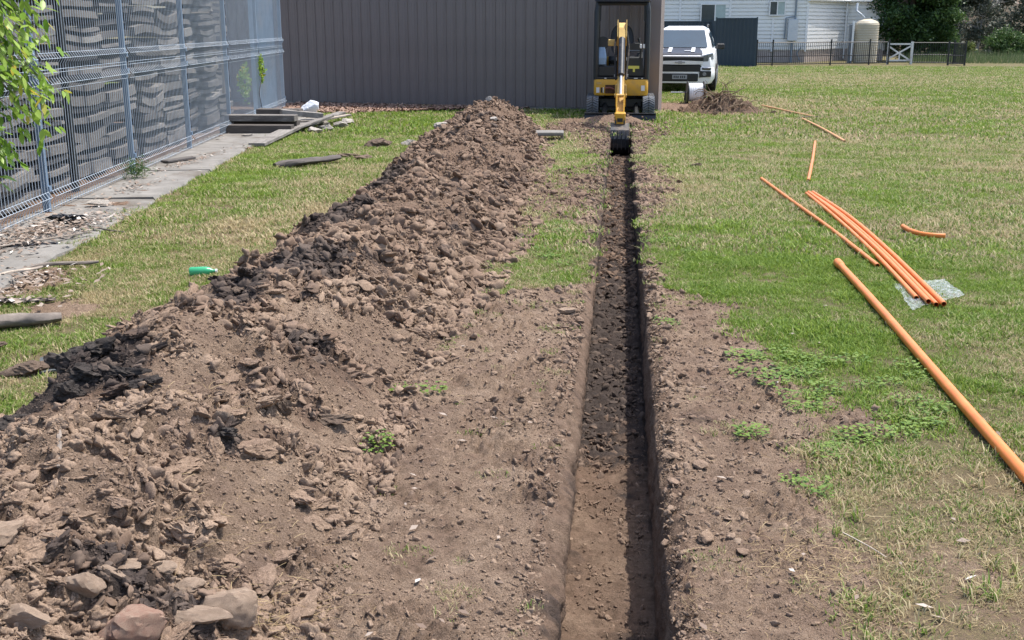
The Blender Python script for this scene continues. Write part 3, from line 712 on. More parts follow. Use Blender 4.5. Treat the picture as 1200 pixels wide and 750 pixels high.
TANK = mat_simple('cream_steel', (.50, .44, .33), .5, .35, .06, 2)
GALV = mat_simple('galvanised', (.42, .46, .5), .45, .5, .12, 5)
TIMW = mat_simple('white_timber', (.62, .62, .6), .7, .3, .08, 5, dirt=(.35, .33, .3))
WHITEP = mat_simple('white_cable', (.72, .74, .76), .5, .4, .06, 20)
PAPER = mat_simple('white_label', (.75, .74, .72), .6, .3, .03, 5)
PAPERY = mat_simple('yellow_label', (.6, .55, .12), .6, .3, .05, 5)
def wood_mat(name, a, b, c, sc=(1, 14, 14), rs=.25):
    m = NT(name, .9, .15); v = m.pos('obj'); n = m.noise(5, 6, .7, v, sc); r = m.rand()
    col = m.ramp(n, [(.3, a), (.5, b), (.72, c)])
    col = m.mix(m.math('MULTIPLY', r, rs), col, (.5, .47, .43)); col = m.mix(m.math('MULTIPLY', m.math('FRACT', m.math('MULTIPLY', r, 7.3)), .7), col, (.07, .064, .062))
    col = m.mix(m.ramp(m.noise(2.2, 5, .7, v), [(.5, (0, 0, 0)), (.68, (.8,)*3)]), col, (.10, .09, .085))
    m.color(col); m.bump(n, .6, .006); return m.m
WOODG = wood_mat('weathered_timber', (.075, .069, .063), (.20, .187, .172), (.40, .377, .35))
WOODB = wood_mat('rotting_timber', (.035, .028, .023), (.09, .072, .06), (.20, .17, .15))
BARK = wood_mat('bark', (.09, .07, .055), (.17, .135, .11), (.28, .23, .19), (3, 3, 3))
PALEW = wood_mat('pale_stick', (.4, .33, .26), (.5, .42, .34), (.6, .53, .44), rs=.1)
m = NT('orange_conduit', .38, .45); n_ = m.noise(6, 4, .6, m.pos('obj'))
m.color(m.ramp(n_, [(.3, (.60, .165, .030)), (.6, (.70, .215, .042)), (.8, (.66, .26, .08))])); oc = m.p.inputs['Base Color'].links[0].from_socket; m.color(m.mix(m.ramp(m.noise(11, 6, .75, m.pos()), [(.56, (0, 0, 0)), (.78, (.45,)*3)]), oc, (.33, .20, .12))); ORG = m.m
ORGD = mat_simple('orange_conduit_inside', (.5, .07, .02), .6, .3, .1, 5)

def frame_pt(t): return (-5.25-.135*(t-9.6), t)        # the fence line on the ground

# ------------------------------------------------------------------ the brown steel shed
SH = thing('shed', 'large brown ribbed steel shed behind the digger', 'shed', (.75, 23.12, 0), math.atan2(-1.92, 8.41))
PW = .2215; NP = 46; SHH = 3.3
mb = MB()
prof = [(-PW, 0), (-PW+.010, -.026), (-PW+.026, -.026), (-PW+.036, 0), (-PW+.10, 0), (-PW+.105, -.005), (-PW+.118, -.005), (-PW+.123, 0), (-PW+.165, 0), (-PW+.170, -.005), (-PW+.183, -.005), (-PW+.188, 0), (-.0015, 0)]
vs = [(x, y, z) for z in (.055, SHH) for x, y in prof]; k = len(prof)
mb.add(vs, [(i, i+1, k+i+1, k+i) for i in range(k-1)]); sheet = mb.mesh('wall_sheet')
for i in range(NP): link('wall_sheet', sheet, SHED, SH, (-.20-i*PW, rnd.uniform(-.0015, .0015), 0))
MB().prism([(-.20, -.045), (.012, -.045), (.012, .3), (-.02, .3), (-.02, -.01), (-.20, -.01)], .05, SHH+.02, 'z').build('corner_flashing', SHEDT, SH)
MB().box(-10.4, .01, -.02, .25, -.1, .05).build('concrete_footing', CONC, SH)
mb = MB(); mb.prism([(.0, .3), (-1.75, 7), (-1.79, 7), (-.04, .3)], 0, SHH, 'z'); mb.prism([(-10.4, .02), (-10.36, .02), (-12.1, 7), (-12.14, 7)], 0, SHH, 'z'); mb.prism([(-12.1, 6.96), (-1.79, 6.96), (-1.79, 7), (-12.1, 7)], 0, SHH, 'z'); mb.build('side_wall', SHED, SH)
MB().add([(-10.6, -.25, SHH), (.2, -.25, SHH), (-.7, 3.5, SHH+.7), (-11.5, 3.5, SHH+.7), (-1.6, 7.2, SHH), (-12.3, 7.2, SHH)], [(0, 1, 2, 3), (3, 2, 4, 5)]).build('roof', SHED, SH)
MB().box(-10.6, .2, -.36, -.25, SHH-.08, SHH+.04).build('gutter', SHEDT, SH)

# ------------------------------------------------------------------ concrete path along the fence
CP = thing('concrete_path', None, None, (0, 0, 0)); CP['kind'] = 'structure'
fd = Vector((-.135, 1, 0)).normalized(); fn = Vector((fd.y, -fd.x, 0)); F0 = Vector((-5.25, 9.6, 0))
def fpt(t, o, z=0): p = F0+fd*t+fn*o; return (p.x, p.y, z)
tcuts = [-11.0, -8.6, -6.2, -3.9, -1.55, .95, 3.1, 5.6, 7.8, 10.2, 12.4, 13.6]
for a, b in zip(tcuts[:-1], tcuts[1:]):
    n = 24; zt = .035+rnd.uniform(-.008, .01); vs = []; fs = []; ti = rnd.uniform(-.01, .01)
    for i in range(n+1):
        t = a+.012+(b-a-.024)*i/n; e = .80+.045*float(perlin(np.array(t*1.7), np.array(.5), 33))+.02*float(perlin(np.array(t*7.), np.array(.5), 34))
        for o_, z in ((-.12, -.05), (-.12, zt), (.3, zt+ti*.3), (e-.02, zt+ti), (e, zt-.02), (e+.01, -.05)): vs.append(fpt(t, o_, z))
    for i in range(n):
        for j in range(5): fs.append((i*6+j, i*6+j+1, i*6+6+j+1, i*6+6+j))
    fs += [tuple(range(6)), tuple(range(n*6+5, n*6-1, -1))]
    MB().add(vs, fs).build('slab', CONC, CP)

# ------------------------------------------------------------------ welded mesh fence, two tiers
FN = thing('mesh_fence', 'tall blue-grey welded wire mesh fence with square posts along the concrete path', 'fence', tuple(F0), math.atan2(fd.y, fd.x)-PI/2)
post = MB().box(-.03, .03, -.03, .03, -.05, 2.62, .004); pm = post.mesh('post'); pm.materials.append(POSTM)
capm = MB().box(-.034, .034, -.034, .034, 2.62, 2.645).mesh('post_cap'); capm.materials.append(BLACKM)
SP = 2.72; tpost = [-8.02, -5.30, -2.58, .14, 2.86, 5.58, 8.30, 11.02, 13.74]
for t in tpost:
    p = link('post', pm, None, FN, (0, t, 0)); link('post_cap', capm, None, p)
    bm_ = MB()
    for z in (.22, 1.18, 1.36, 2.4): bm_.box(.028, .052, -.028, .028, z, z+.05)
    bm_.build('bracket', POSTM, p)
def wire_mesh(L):
    mb = MB(); nv = int(L/.07); xo = .042
    def fold(z0):        # x offset for V folds near tier ends
        return z0
    for tier in (0, 1):
        z0 = .07+tier*1.235; z1 = z0+1.205
        folds = [z0+.10, z1-.10]
        def xz(z):
            o = 0
            for f in folds: o += max(0, 1-abs(z-f)/.055)*.035
            return xo+o
        zs = [z0-.02, folds[0]-.055, folds[0], folds[0]+.055, folds[1]-.055, folds[1], folds[1]+.055, z1+.012]
        for i in range(nv+1):
            y = .05+(L-.1)*i/nv
            mb.tube([(xz(z), y, z) for z in zs], .0033, 4, False)
        for z in (z0, z0+.10, z0+.15, z1-.15, z1-.10, z1):
            mb.tube([(xz(z)+.003, .04, z), (xz(z)+.003, L-.04, z)], .0022, 4, False)
    return mb
wm = wire_mesh(SP).mesh('wire_panel'); wm.materials.append(WIRE)
for t in tpost[:-1]: link('wire_panel', wm, None, FN, (0, t, 0))

# ------------------------------------------------------------------ stacks of weathered timber behind the fence
plk = []
for v in range(14):
    r = np.random.default_rng(800+v); n = 9; hgt = r.uniform(.045, .085); mb = MB(); rings = []
    warp = r.uniform(-.05, .045); tw = r.uniform(-.03, .03)
    for i in range(n):
        y = -.5+i/(n-1); zo = warp*math.sin((y+.5)*PI)+r.uniform(-.004, .004); t_ = tw*y; f = r.uniform(-.004, .004)
        rings.append([(.0+f, y, zo), (.0+t_+f, y, zo+hgt), (-.75, y, zo+hgt), (-.75, y, zo)])
    mb.loft(rings); me = mb.mesh('plank'); me.materials.append(WOODG); plk.append((me, hgt))
SHORT = ['first', 'second', 'third', 'fourth', 'fifth', 'sixth', 'seventh', 'eighth', 'ninth', 'tenth', 'eleventh', 'twelfth', 'thirteenth', 'fourteenth']
TSL = ['timber stack behind the fence, '+w_+' beyond the left frame edge' for w_ in ('farthest', 'nearest')]+[w_+' of the grey timber stacks behind the mesh fence, counted from the left frame edge' for w_ in SHORT[:12]]
tt = -4.3; si = 0
while tt < 10.6:
    Ls = rnd.choice((1.05, 1.2, 1.35)); z = .05; x0, y0 = fpt(tt+Ls/2, -.34-rnd.uniform(0, .12))[:2]
    st = thing('timber_stack', TSL[si % len(TSL)], 'timber stack', (x0, y0, 0), math.atan2(fd.y, fd.x)-PI/2, 'stacks of weathered timber behind the mesh fence')
    ph = rnd.uniform(-.02, .02)
    while z < 2.75:
        me, h_ = rnd.choice(plk); o = link('plank', me, None, st, (rnd.uniform(-.03, .05), rnd.uniform(-.03, .03), z), (rnd.uniform(-.02, .02)+ph, 0, rnd.uniform(-.02, .02)))
        zs = rnd.choice((.55, .8, 1, 1, 1.35, 1.7)); o.scale = (1, Ls*rnd.choice((1, 1, 1, .95, .85)), zs); z += h_*zs+rnd.choice((.03, .05, .07, .09))
    tt += Ls+rnd.choice((.02, .05, .3)); si += 1
for k, (t, o1, z1, t2, o2, z2) in enumerate([(-1.05, -.18, 2.7, -1.3, -.18, .9), (9.2, -.2, 2.6, 8.95, -.2, .6)]):
    a = Vector(fpt(t, o1, z1)); b = Vector(fpt(t2, o2, z2))
    tag(MB().box(-.022, .022, -.012, .012, 0, (a-b).length).build('loose_batten', PALEW, None, b, (a-b).to_track_quat('Z', 'Y').to_euler()),
        ['pale batten leaning behind the nearest fence panels', 'pale batten leaning behind the far fence panels'][k], 'batten')
tag(MB().box(-.03, .03, -.03, .03, 0, 2.9).build('dark_pole', BLACKM, None, fpt(1.5, -.2)), 'black upright pole between timber stacks behind the fence', 'pole')
tag(MB().box(-.03, .03, -.03, .03, 0, 2.9).build('dark_pole', BLACKM, None, fpt(-3.3, -.2)), 'black upright pole behind the fence near the leafy sapling', 'pole')
bs = thing('blue_screen', 'plain blue-grey metal sheeting behind the last bay of the mesh fence', 'metal sheeting', fpt(11.06, -.12), math.atan2(fd.y, fd.x)-PI/2)
mb = MB(); pr = []
for i in range(0, 65): pr.append((.012*(i % 2), i*.042))
vs = [(x, y, z) for z in (.05, 1.28) for x, y in pr]; k = len(pr)
lo = MB().add(vs, [(i, i+1, k+i+1, k+i) for i in range(k-1)]).mesh('sheet'); lo.materials.append(BLUE)
link('sheet', lo, None, bs); link('sheet', lo, None, bs, (0, 0, 1.26))
MB().box(-.02, .02, 0, 2.68, 1.275, 1.305).build('rail', BLUE, bs, (.02, 0, 0))

# ------------------------------------------------------------------ white weatherboard house
H1 = thing('house', 'white weatherboard house with small windows beyond the parked ute', 'house', (8.62, 55.2, 0))
def boards(mb, p0, p1, z0, z1, bh=.175, lap=.032):
    a = Vector(p0); b = Vector(p1); d = (b-a).normalized(); nrm = Vector((d.y, -d.x, 0)); z = z0
    while z < z1-.02:
        zt = min(z+bh, z1)
        q = [a+nrm*lap, b+nrm*lap, b-nrm*.03, a-nrm*.03]; zg = z+.048
        vs = [(q[0].x, q[0].y, zg), (q[1].x, q[1].y, zg), (q[1].x, q[1].y, zt), (q[0].x, q[0].y, zt), (q[3].x, q[3].y, z), (q[2].x, q[2].y, z), (q[2].x, q[2].y, zg), (q[3].x, q[3].y, zg), (q[2].x, q[2].y, zt), (q[3].x, q[3].y, zt)]
        mb.add(vs, [(0, 1, 2, 3), (4, 5, 6, 7), (7, 6, 1, 0), (3, 2, 8, 9)]); z += bh
A_ = (-8.4, .9, 0); B_ = (0, 0, 0); C_ = (2.55, 4.0, 0); D_ = (4.35, 3.4, 0)
for nm, p, q in (('front_wall', A_, B_), ('recessed_wall', B_, C_), ('rear_wall', C_, D_)):
    mb = MB(); boards(mb, p, q, .55, 3.7 if nm == 'front_wall' else 2.86); mb.build(nm, WHITEW, H1)
mb = MB()
for p, q in ((A_, B_), (B_, C_), (C_, D_)):
    a = Vector(p); b = Vector(q); mb.add([(a.x, a.y+.02, -.1), (b.x, b.y+.02, -.1), (b.x, b.y+.02, .56), (a.x, a.y+.02, .56)], [(0, 1, 2, 3)])
mb.build('base_wall', BRICKP, H1)
for (x, y) in ((0, 0), (2.55, 4.0), (4.35, 3.4), (-3.55, .38), (-5.9, .63), (-1.55, .17)):
    MB().box(x-.05, x+.05, y-.055, y+.045, .5, 3.7 if x <= 0 else 2.86).build('cover_strip', WHITET, H1)
MB().box(4.3, 9, 3.42, 9, -.1, 2.85).build('end_wall', WHITEW, H1) if False else None
mb = MB(); mb.box(-8.4, -.05, 1.2, 9, -.1, 3.65); mb.box(-.05, 2.4, 4.2, 9, -.1, 2.84); mb.box(2.4, 4.3, 4.15, 9, -.1, 2.84); mb.build('inner_wall', WHITEW, H1)
MB().add([(-8.8, .5, 3.72), (.4, -.45, 3.72), (.4, 9, 5.2), (-8.8, 9, 5.2)], [(0, 1, 2, 3)]).build('roof', GALV, H1)
gp = [(.0, -.22), (2.62, 3.72), (4.95, 3.0)]
mb = MB(); mb.tube([(.02, -.2, 2.88), (2.62, 3.75, 2.9)], .085, 6); mb.tube([(2.62, 3.75, 2.9), (4.9, 3.0, 2.9)], .085, 6); mb.build('gutter', WHITET, H1)
MB().add([(0, -.25, 2.95), (2.62, 3.7, 2.97), (4.95, 2.95, 2.97), (4.95, 9, 3.6), (0, 9, 3.6)], [(0, 1, 2, 3, 4)]).build('lower_roof', GALV, H1)
def window(x0, x1, z0, z1, y, curt):
    f = MB(); f.box(x0-.05, x1+.05, y-.05, y+.0, z0-.05, z0); f.box(x0-.05, x1+.05, y-.05, y, z1, z1+.05); f.box(x0-.05, x0, y-.05, y, z0, z1); f.box(x1, x1+.05, y-.05, y, z0, z1)
    xm = (x0+x1)/2; f.box(xm-.025, xm+.025, y-.045, y, z0, z1)
    f = f.build('window', WHITET, H1)
    MB().box(x0, xm-.025, y-.028, y-.012, z0, z1).build('pane', GLASS, f)
    MB().box(xm+.025, x1, y-.028, y-.012, z0, z1).build('pane', CURT if curt else GLASS, f)
window(-4.9, -3.62, 1.15, 2.66, .40, True)
window(-1.72, -1.06, 2.2, 2.78, .08, True)
mb = MB().box(-.88, -.42, -.22, .02, 1.0, 1.98, .02); bx = mb.build('meter_box', mat_simple('box_grey', (.55, .58, .6), .5, .4, .05, 3), H1)
mb = MB(); mb.cyl((-.55, -.06, 1.95), (-.55, -.06, 3.65), .045, n=8); mb.tube([(-1.0, -.02, 1.1), (-.98, -.04, 2.05), (-.6, -.05, 2.12)], .035, 6); mb.cyl((-.65, -.1, 0), (-.65, -.1, 1.0), .06, n=8); mb.tube([(-.25, -.1, .1), (-.4, -.1, .45), (-.2, -.12, .7)], .035, 6)
mb.build('pipework', mat_simple('pipe_grey', (.22, .26, .3), .5, .4, .1, 4), H1)
MB().cyl((2.52, 3.8, .1), (2.52, 3.8, 2.85), .05, n=8).build('downpipe', WHITET, H1)

# rainwater tank
TK = thing('water_tank', 'cream ribbed rainwater tank at the end of the white house', 'water tank', (11.28, 54.6, 0))
prof = [(.0, .05)]; z = .05
prof = [(.52, .02)]
while z < 1.72: prof += [(.53, z), (.55, z+.035), (.53, z+.07)]; z += .075
prof += [(.53, 1.80), (.44, 1.90), (.2, 1.98), (.14, 1.99), (.14, 2.02), (0.001, 2.02)]
MB().lathe(prof, n=32).build('tank_wall', TANK, TK)
MB().tube([(-.45, .3, 2.7), (-.5, .1, 2.35), (-.3, 0, 2.2), (-.15, 0, 2.05)], .05, 8).build('inlet_pipe', GALV, TK)
MB().cyl((-.66, -.25, .1), (-.66, -.25, 1.9), .045, n=8).build('overflow_pipe', WHITET, TK)
MB().box(-.78, -.60, -.1, .2, .0, 1.75, .02).build('pump_cover', mat_simple('dull_grey', (.2, .22, .24), .6, .3, .1, 4), TK)

# dark sheet-metal fence
DF = thing('sheet_fence', 'dark slate-blue sheet metal fence standing behind the white ute', 'fence', (0, 0, 0))
def dsheet(p, q, h, name='fence_sheet'):
    a = Vector((p[0], p[1], 0)); b = Vector((q[0], q[1], 0)); L = (b-a).length; d = (b-a).normalized(); nn = Vector((d.y, -d.x, 0)); vs = []; n = max(2, int(L/.09)); 
    for z in (.04, h-.05):
        for i in range(n+1): c = a+d*(L*i/n)+nn*(.03 if (i % 2) else 0); vs.append((c.x, c.y, z))
    return MB().add(vs, [(i, i+1, n+2+i, n+1+i) for i in range(n)]).build(name, DGREY, DF)
def drail(p, q, z): 
    a = Vector((p[0], p[1], z)); b = Vector((q[0], q[1], z)); d = (b-a).normalized(); nn = Vector((d.y, -d.x, 0))*.035
    MB().loft([[a-nn, a+nn, a+nn+Vector((0, 0, .06)), a-nn+Vector((0, 0, .06))], [b-nn, b+nn, b+nn+Vector((0, 0, .06)), b-nn+Vector((0, 0, .06))]]).build('rail', DGREY, DF)
runs = [((-1.0, 53.4), (1.4, 52.9), 1.85), ((1.4, 52.9), (4.0, 52.3), 1.9), ((4.02, 50.2), (5.62, 49.1), 2.02)]
for p, q, h in runs:
    dsheet(p, q, h); drail(p, q, h-.06); drail(p, q, 0.0)
    for c in (p, q): MB().box(-.03, .03, -.03, .03, -.05, h+.03).build('post', DGREY, DF, (c[0], c[1], 0))
dsheet((4.0, 52.3), (4.02, 50.2), 1.95)

# black picket fence and white crossed gate
PF = thing('picket_fence', 'low black metal picket fence in front of the white house and tank', 'fence', (0, 0, 0))
def pick(p, q, h, n):
    mb = MB(); a = Vector(p); b = Vector(q)
    for i in range(1, n):
        c = a.lerp(b, i/n); mb.box(c.x-.009, c.x+.009, c.y-.009, c.y+.009, .06, h-.03)
    for z in (h-.03, .42, .08):
        mb.tube([(a.x, a.y, z), (b.x, b.y, z)], .018, 4)
    mb.build('picket_panel', BLACKM, PF)
pp = [(5.72, 49.5), (6.45, 50.0), (9.15, 51.4), (11.0, 52.3), (11.95, 52.8)]
for p, q in zip(pp[:-1], pp[1:]): pick((*p, 0), (*q, 0), 1.02, int((Vector(p)-Vector(q)).length/.1))
for p in pp: MB().box(-.03, .03, -.03, .03, -.1, 1.12).build('post', BLACKM, PF, (p[0], p[1], 0))
PF2 = thing('picket_fence', 'low black metal picket fence in front of the dark tree, right of the white gate', 'fence', (0, 0, 0)); PFx = PF; PF = PF2
pq = [(13.15, 53.6), (14.75, 53.6), (14.95, 51.9), (15.5, 51.9)]
pq = [(13.15, 53.7), (15.0, 53.5), (14.35, 52.0), (14.98, 51.7)]
pick((*pq[0], 0), (*pq[1], 0), .98, 18); pick((*pq[2], 0), (*pq[3], 0), .98, 7); pick((*pq[1], 0), (*pq[3], 0), .98, 16)
for p in pq: MB().box(-.035, .035, -.035, .035, -.1, 1.05).build('post', BLACKM, PF, (p[0], p[1], 0))
GT = thing('gate', 'white timber gate with crossed braces beside the cream tank', 'gate', (11.98, 53.0, 0), .12)
GL = 1.02
MB().box(-.0, GL, -.02, .02, .86, .93).build('top_rail', TIMW, GT); MB().box(0, GL, -.02, .02, .14, .21).build('bottom_rail', TIMW, GT)
MB().box(-.06, 0, -.03, .03, -.02, .98).build('stile', TIMW, GT); MB().box(GL, GL+.09, -.045, .045, -.02, 1.0).build('stile', TIMW, GT)
for s in (0, 1):
    MB().loft([[(.0, -.024+.05*s, .84 if s else .2), (.0, -.014+.05*s, .84 if s else .2), (.0, -.014+.05*s, .76 if s else .28), (.0, -.024+.05*s, .76 if s else .28)],
               [(GL, -.024+.05*s, .22 if s else .78), (GL, -.014+.05*s, .22 if s else .78), (GL, -.014+.05*s, .14 if s else .86), (GL, -.024+.05*s, .14 if s else .86)]]).build('brace', TIMW, GT)
MB().box(.48, .54, -.012, .012, .21, .55).build('mid_stile', TIMW, GT)

# ------------------------------------------------------------------ mini digger
EX = thing('mini_excavator', 'yellow and black mini digger with canopy, its bucket down in the trench', 'excavator', (-.01, 22.35, 0))
for sx in (-1, 1):
    xo = .535*sx; mb = MB(); r = .17; yf, yb = -.58, .58; path = []
    for k in range(0, 13): a = PI/2+PI*k/12; path.append((yf+r*math.cos(a)*1.0, .19+r*math.sin(a)))
    for k in range(0, 13): a = -PI/2+PI*k/12; path.append((yb+r*math.cos(a), .19+r*math.sin(a)))
    path = [(y, z) for y, z in path]
    n = len(path)
    ring_o = path; ring_i = [(yf+(y-yf)*.86 if y < yf else (yb+(y-yb)*.86 if y > yb else y), .19+(z-.19)*.86) for y, z in path]
    vs = [(xo-.115, y, z) for y, z in ring_o]+[(xo+.115, y, z) for y, z in ring_o]+[(xo-.115, y, z) for y, z in ring_i]+[(xo+.115, y, z) for y, z in ring_i]
    fs = []
    for i in range(n):
        j = (i+1) % n; fs += [(i, j, n+j, n+i), (2*n+j, 2*n+i, 3*n+i, 3*n+j), (i, 2*n+i, 2*n+j, j), (n+j, 3*n+j, 3*n+i, n+i)]
    tk = MB().add(vs, fs).build('track', TRACKM, EX)
    # chevron lugs round the track
    lg = MB(); per = []
    for i in range(n):
        p = Vector(path[i]); q = Vector(path[(i+1) % n]); L = (q-p).length; m_ = max(1, round(L/.075))
        for j in range(m_): per.append((p.lerp(q, j/m_), math.atan2(q.y-p.y, q.x-p.x)))
    for i, (c, a) in enumerate(per):
        if i % 2 and False: continue
        for h in (-1, 1):
            M = Matrix.Translation((xo+h*.058, c.x, c.y)) @ Matrix.Rotation(a, 4, 'X') @ Matrix.Rotation(h*.5, 4, 'Z')
            lg.box(-.058, .058, -.014, .014, -.028, .006, 0, M)
    lg.build('lug', TRACKM, tk)
    fr = MB(); fr.box(xo-.07, xo+.07, -.5, .5, .1, .28); fr.build('track_frame', BLACKM, EX)
    for y in (-.58, .58): MB().lathe([(.001, xo-.09), (.13, xo-.09), (.13, xo+.09), (.001, xo+.09)], (0, y, .19), 16, 'x').build('drive_wheel', STEEL, EX)
mb = MB(); mb.box(-.42, .42, -.3, .3, .16, .34, .02); mb.cyl((0, 0, .34), (0, 0, .42), .32, n=20); mb.build('undercarriage', BLACKM, EX)
bl_ = MB(); bl_.loft([[(x, -1.43-.05*math.sin(k/6*PI), -.12+.245*k/6) for k in range(7)]+[(x, -1.40, .125), (x, -1.40, -.12)] for x in (-.66, .66)]); bld = bl_.build('blade', BLACKM, EX)
MB().box(-.66, .66, -1.465, -1.395, .127, .137).build('blade_edge', STEEL, bld)
for sx in (-1, 1): MB().tube([(sx*.3, -.25, .22), (sx*.3, -1.40, .04)], .045, 6).build('blade_arm', BLACKM, EX)
# upper structure
up = MB(); prf = []
def rrect(hw, y0, y1, r, z, n=4):
    P = []
    for cx, cy, a0 in ((hw-r, y1-r, 0), (-hw+r, y1-r, PI/2), (-hw+r, y0+r, PI), (hw-r, y0+r, 1.5*PI)):
        for k in range(n+1): a = a0+PI/2*k/n; P.append((cx+r*math.cos(a), cy+r*math.sin(a), z))
    return P
up.loft([rrect(.51, -.50, .62, .06, .40), rrect(.52, -.51, .63, .07, .43), rrect(.52, -.51, .63, .07, .68), rrect(.51, -.5, .62, .07, .70)]); body = up.build('body', YEL, EX, smooth=True)
MB().box(-.30, -.06, -.53, -.505, .44, .60).build('opening', mat_simple('rusty_recess', (.10, .05, .03), .8, .2, .4, 12), body)
MB().tube([(-.30, -.54, .54), (-.2, -.56, .55), (-.08, -.58, .50)], .018, 6).build('hose', mat_simple('red_brown_hose', (.2, .07, .05), .6, .3, .2, 8), body)
for x, z, w_, h_, mt in ((-.44, .50, .06, .10, PAPER), (-.37, .50, .03, .10, BLACKM), (.42, .54, .07, .10, PAPER), (-.42, .63, .1, .04, YELD), (-.335, .50, .018, .10, PAPER)):
    MB().box(x-w_/2, x+w_/2, -.518, -.511, z-h_/2, z+h_/2).build('label', mt, body)
MB().loft([rrect(.50, .2, .66, .1, .7), rrect(.50, .2, .66, .1, 1.02), rrect(.46, .24, .62, .1, 1.1)]).build('engine_cover', YEL, EX, smooth=True)
MB().box(-.50, .50, -.47, .2, .70, .745, .01).build('floor_plate', BLACKM, EX)
for z in (.79,):
    for x, w_ in ((-.30, .04), (.28, .07), (.40, .03)): MB().box(x-w_/2, x+w_/2, -.478, -.471, z-.075, z-.06).build('label', PAPER, EX)
# seat, consoles, levers
st = MB(); st.loft([rrect(.24, -.12, .22, .06, 1.0), rrect(.26, -.15, .24, .08, 1.05), rrect(.25, -.14, .24, .08, 1.12)]); seat = st.build('seat', SEATM, EX, smooth=True)
pts = []
bk = MB(); rings = []
for yy, sc in ((.14, .96), (.12, 1), (.24, 1), (.27, .9)):
    ring = []
    for k in range(24):
        a = 2*PI*k/24; cx = math.cos(a); sz = math.sin(a); ring.append((.225*sc*abs(cx)**.7*(1 if cx > 0 else -1), yy+.06*(sz+1)/2, 1.42+.30*sc*abs(sz)**.85*(1 if sz > 0 else -1)))
    rings.append(ring)
bk.loft(rings); bk.build('seat_back', SEATM, EX, smooth=True)
MB().box(-.25, .25, -.05, .18, .745, 1.0, .02).build('seat_base', BLACKM, EX)
for sx in (-1, 1):
    MB().loft([rrect(.09, -.28, .18, .04, .75), rrect(.09, -.3, .18, .04, 1.12), rrect(.075, -.24, .16, .04, 1.2)]).build('console', GREYP if sx < 0 else BLACKM, EX, (sx*.38, 0, 0), smooth=True)
    MB().tube([(sx*.37, -.2, 1.2), (sx*.36, -.24, 1.33), (sx*.31, -.27, 1.47)], [.014, .012, .024], 8).build('joystick', BLACKM, EX)
MB().box(.10, .36, -.44, -.41, 1.22, 1.38, .01).build('monitor', BLACKM, EX); MB().box(.12, .34, -.446, -.441, 1.23, 1.25).build('monitor_trim', GREYP, EX)
MB().cyl((-.36, -.36, 1.38), (-.36, -.24, 1.38), .12, .10, 16).build('work_light', BLACKM, EX)
MB().loft([rrect(.075, -.4, -.2, .03, .98), rrect(.09, -.42, -.2, .03, 1.1), rrect(.06, -.38, -.22, .03, 1.3)]).build('tool_box', mat_simple('pale_blue_plastic', (.25, .36, .5), .5, .4, .15, 5), EX, (-.38, 0, 0))
for x in (.36, .42): MB().tube([(x, -.40, .8), (x, -.42, 1.28)], [.016, .02], 8).build('lever', GREYP if x > .4 else BLACKM, EX); MB().box(x-.02, x+.02, -.45, -.40, 1.28, 1.36, .008).build('lever_grip', PAPER, EX)
MB().box(.12, .34, -.43, -.425, .90, .955).build('label', PAPERY, EX); MB().box(.22, .26, -.433, -.428, .84, .90).build('label', PAPERY, EX)
MB().box(.07, .46, -.42, -.12, .75, 1.12, .02).build('pedal_box', BLACKM, EX)
MB().box(-.46, -.1, -.40, -.12, .75, .95, .02).build('pedal_box', BLACKM, EX)
# canopy
for sx in (-1, 1):
    MB().tube([(sx*.485, -.44, .70), (sx*.485, -.44, 1.95), (sx*.46, -.40, 2.12)], .05, 8).build('canopy_post', BLACKM, EX, smooth=True)
    MB().tube([(sx*.47, .5, 1.0), (sx*.47, .5, 2.02), (sx*.45, .46, 2.12)], .035, 8).build('canopy_post', BLACKM, EX, smooth=True)
    MB().loft([[(sx*.44, -.42, 1.72), (sx*.405, -.42, 1.80), (sx*.40, -.42, 2.1), (sx*.45, -.42, 2.1)], [(sx*.44, -.40, 1.72), (sx*.405, -.40, 1.80), (sx*.40, -.40, 2.1), (sx*.45, -.40, 2.1)]]).build('gusset', BLACKM, EX)
mb = MB(); mb.tube([(-.47, -.44, 2.10), (.47, -.44, 2.10)], .032, 8); mb.build('canopy_bar', BLACKM, EX)
MB().loft([rrect(.50, -.52, .6, .08, 2.13), rrect(.53, -.55, .63, .1, 2.16), rrect(.53, -.55, .63, .1, 2.24), rrect(.48, -.5, .58, .1, 2.29)]).build('canopy_roof', mat_simple('blue_black_roof', (.03, .04, .07), .35, .5, .1, 3), EX, smooth=True)
# boom, stick, cylinders, linkage, bucket
def arm(name, pts, wid, mt, par=EX):               # pts (y, z, height), boxed arm of given width
    rings = []; m_ = len(pts)
    for i, (y, z, h) in enumerate(pts):
        a = Vector(pts[max(i-1, 0)][:2]); b = Vector(pts[min(i+1, m_-1)][:2]); t = (b-a).normalized(); nn = Vector((-t.y, t.x))*h/2; w2 = wid/2
        rings.append([(-w2, y+nn.x, z+nn.y), (w2, y+nn.x, z+nn.y), (w2, y-nn.x, z-nn.y), (-w2, y-nn.x, z-nn.y)])
    return MB().loft(rings).build(name, mt, par)
sb = MB(); sb.box(-.11, .11, -.78, -.48, .36, .62, .02); sb.cyl((0, -.70, .30), (0, -.70, .68), .07, n=12); sb.build('swing_post', YELD, EX)
bo = arm('boom', [(-.72, .52, .16), (-1.0, .86, .20), (-1.45, 1.28, .22), (-1.9, 1.50, .19), (-2.45, 1.60, .15)], .13, YEL)
MB().tube([(0, -.72, .42), (0, -1.15, .80)], .045, 10).build('lift_cylinder', BLACKM, bo); MB().tube([(0, -1.15, .80), (0, -1.5, 1.1)], .02, 8).build('lift_rod', CHROME, bo)
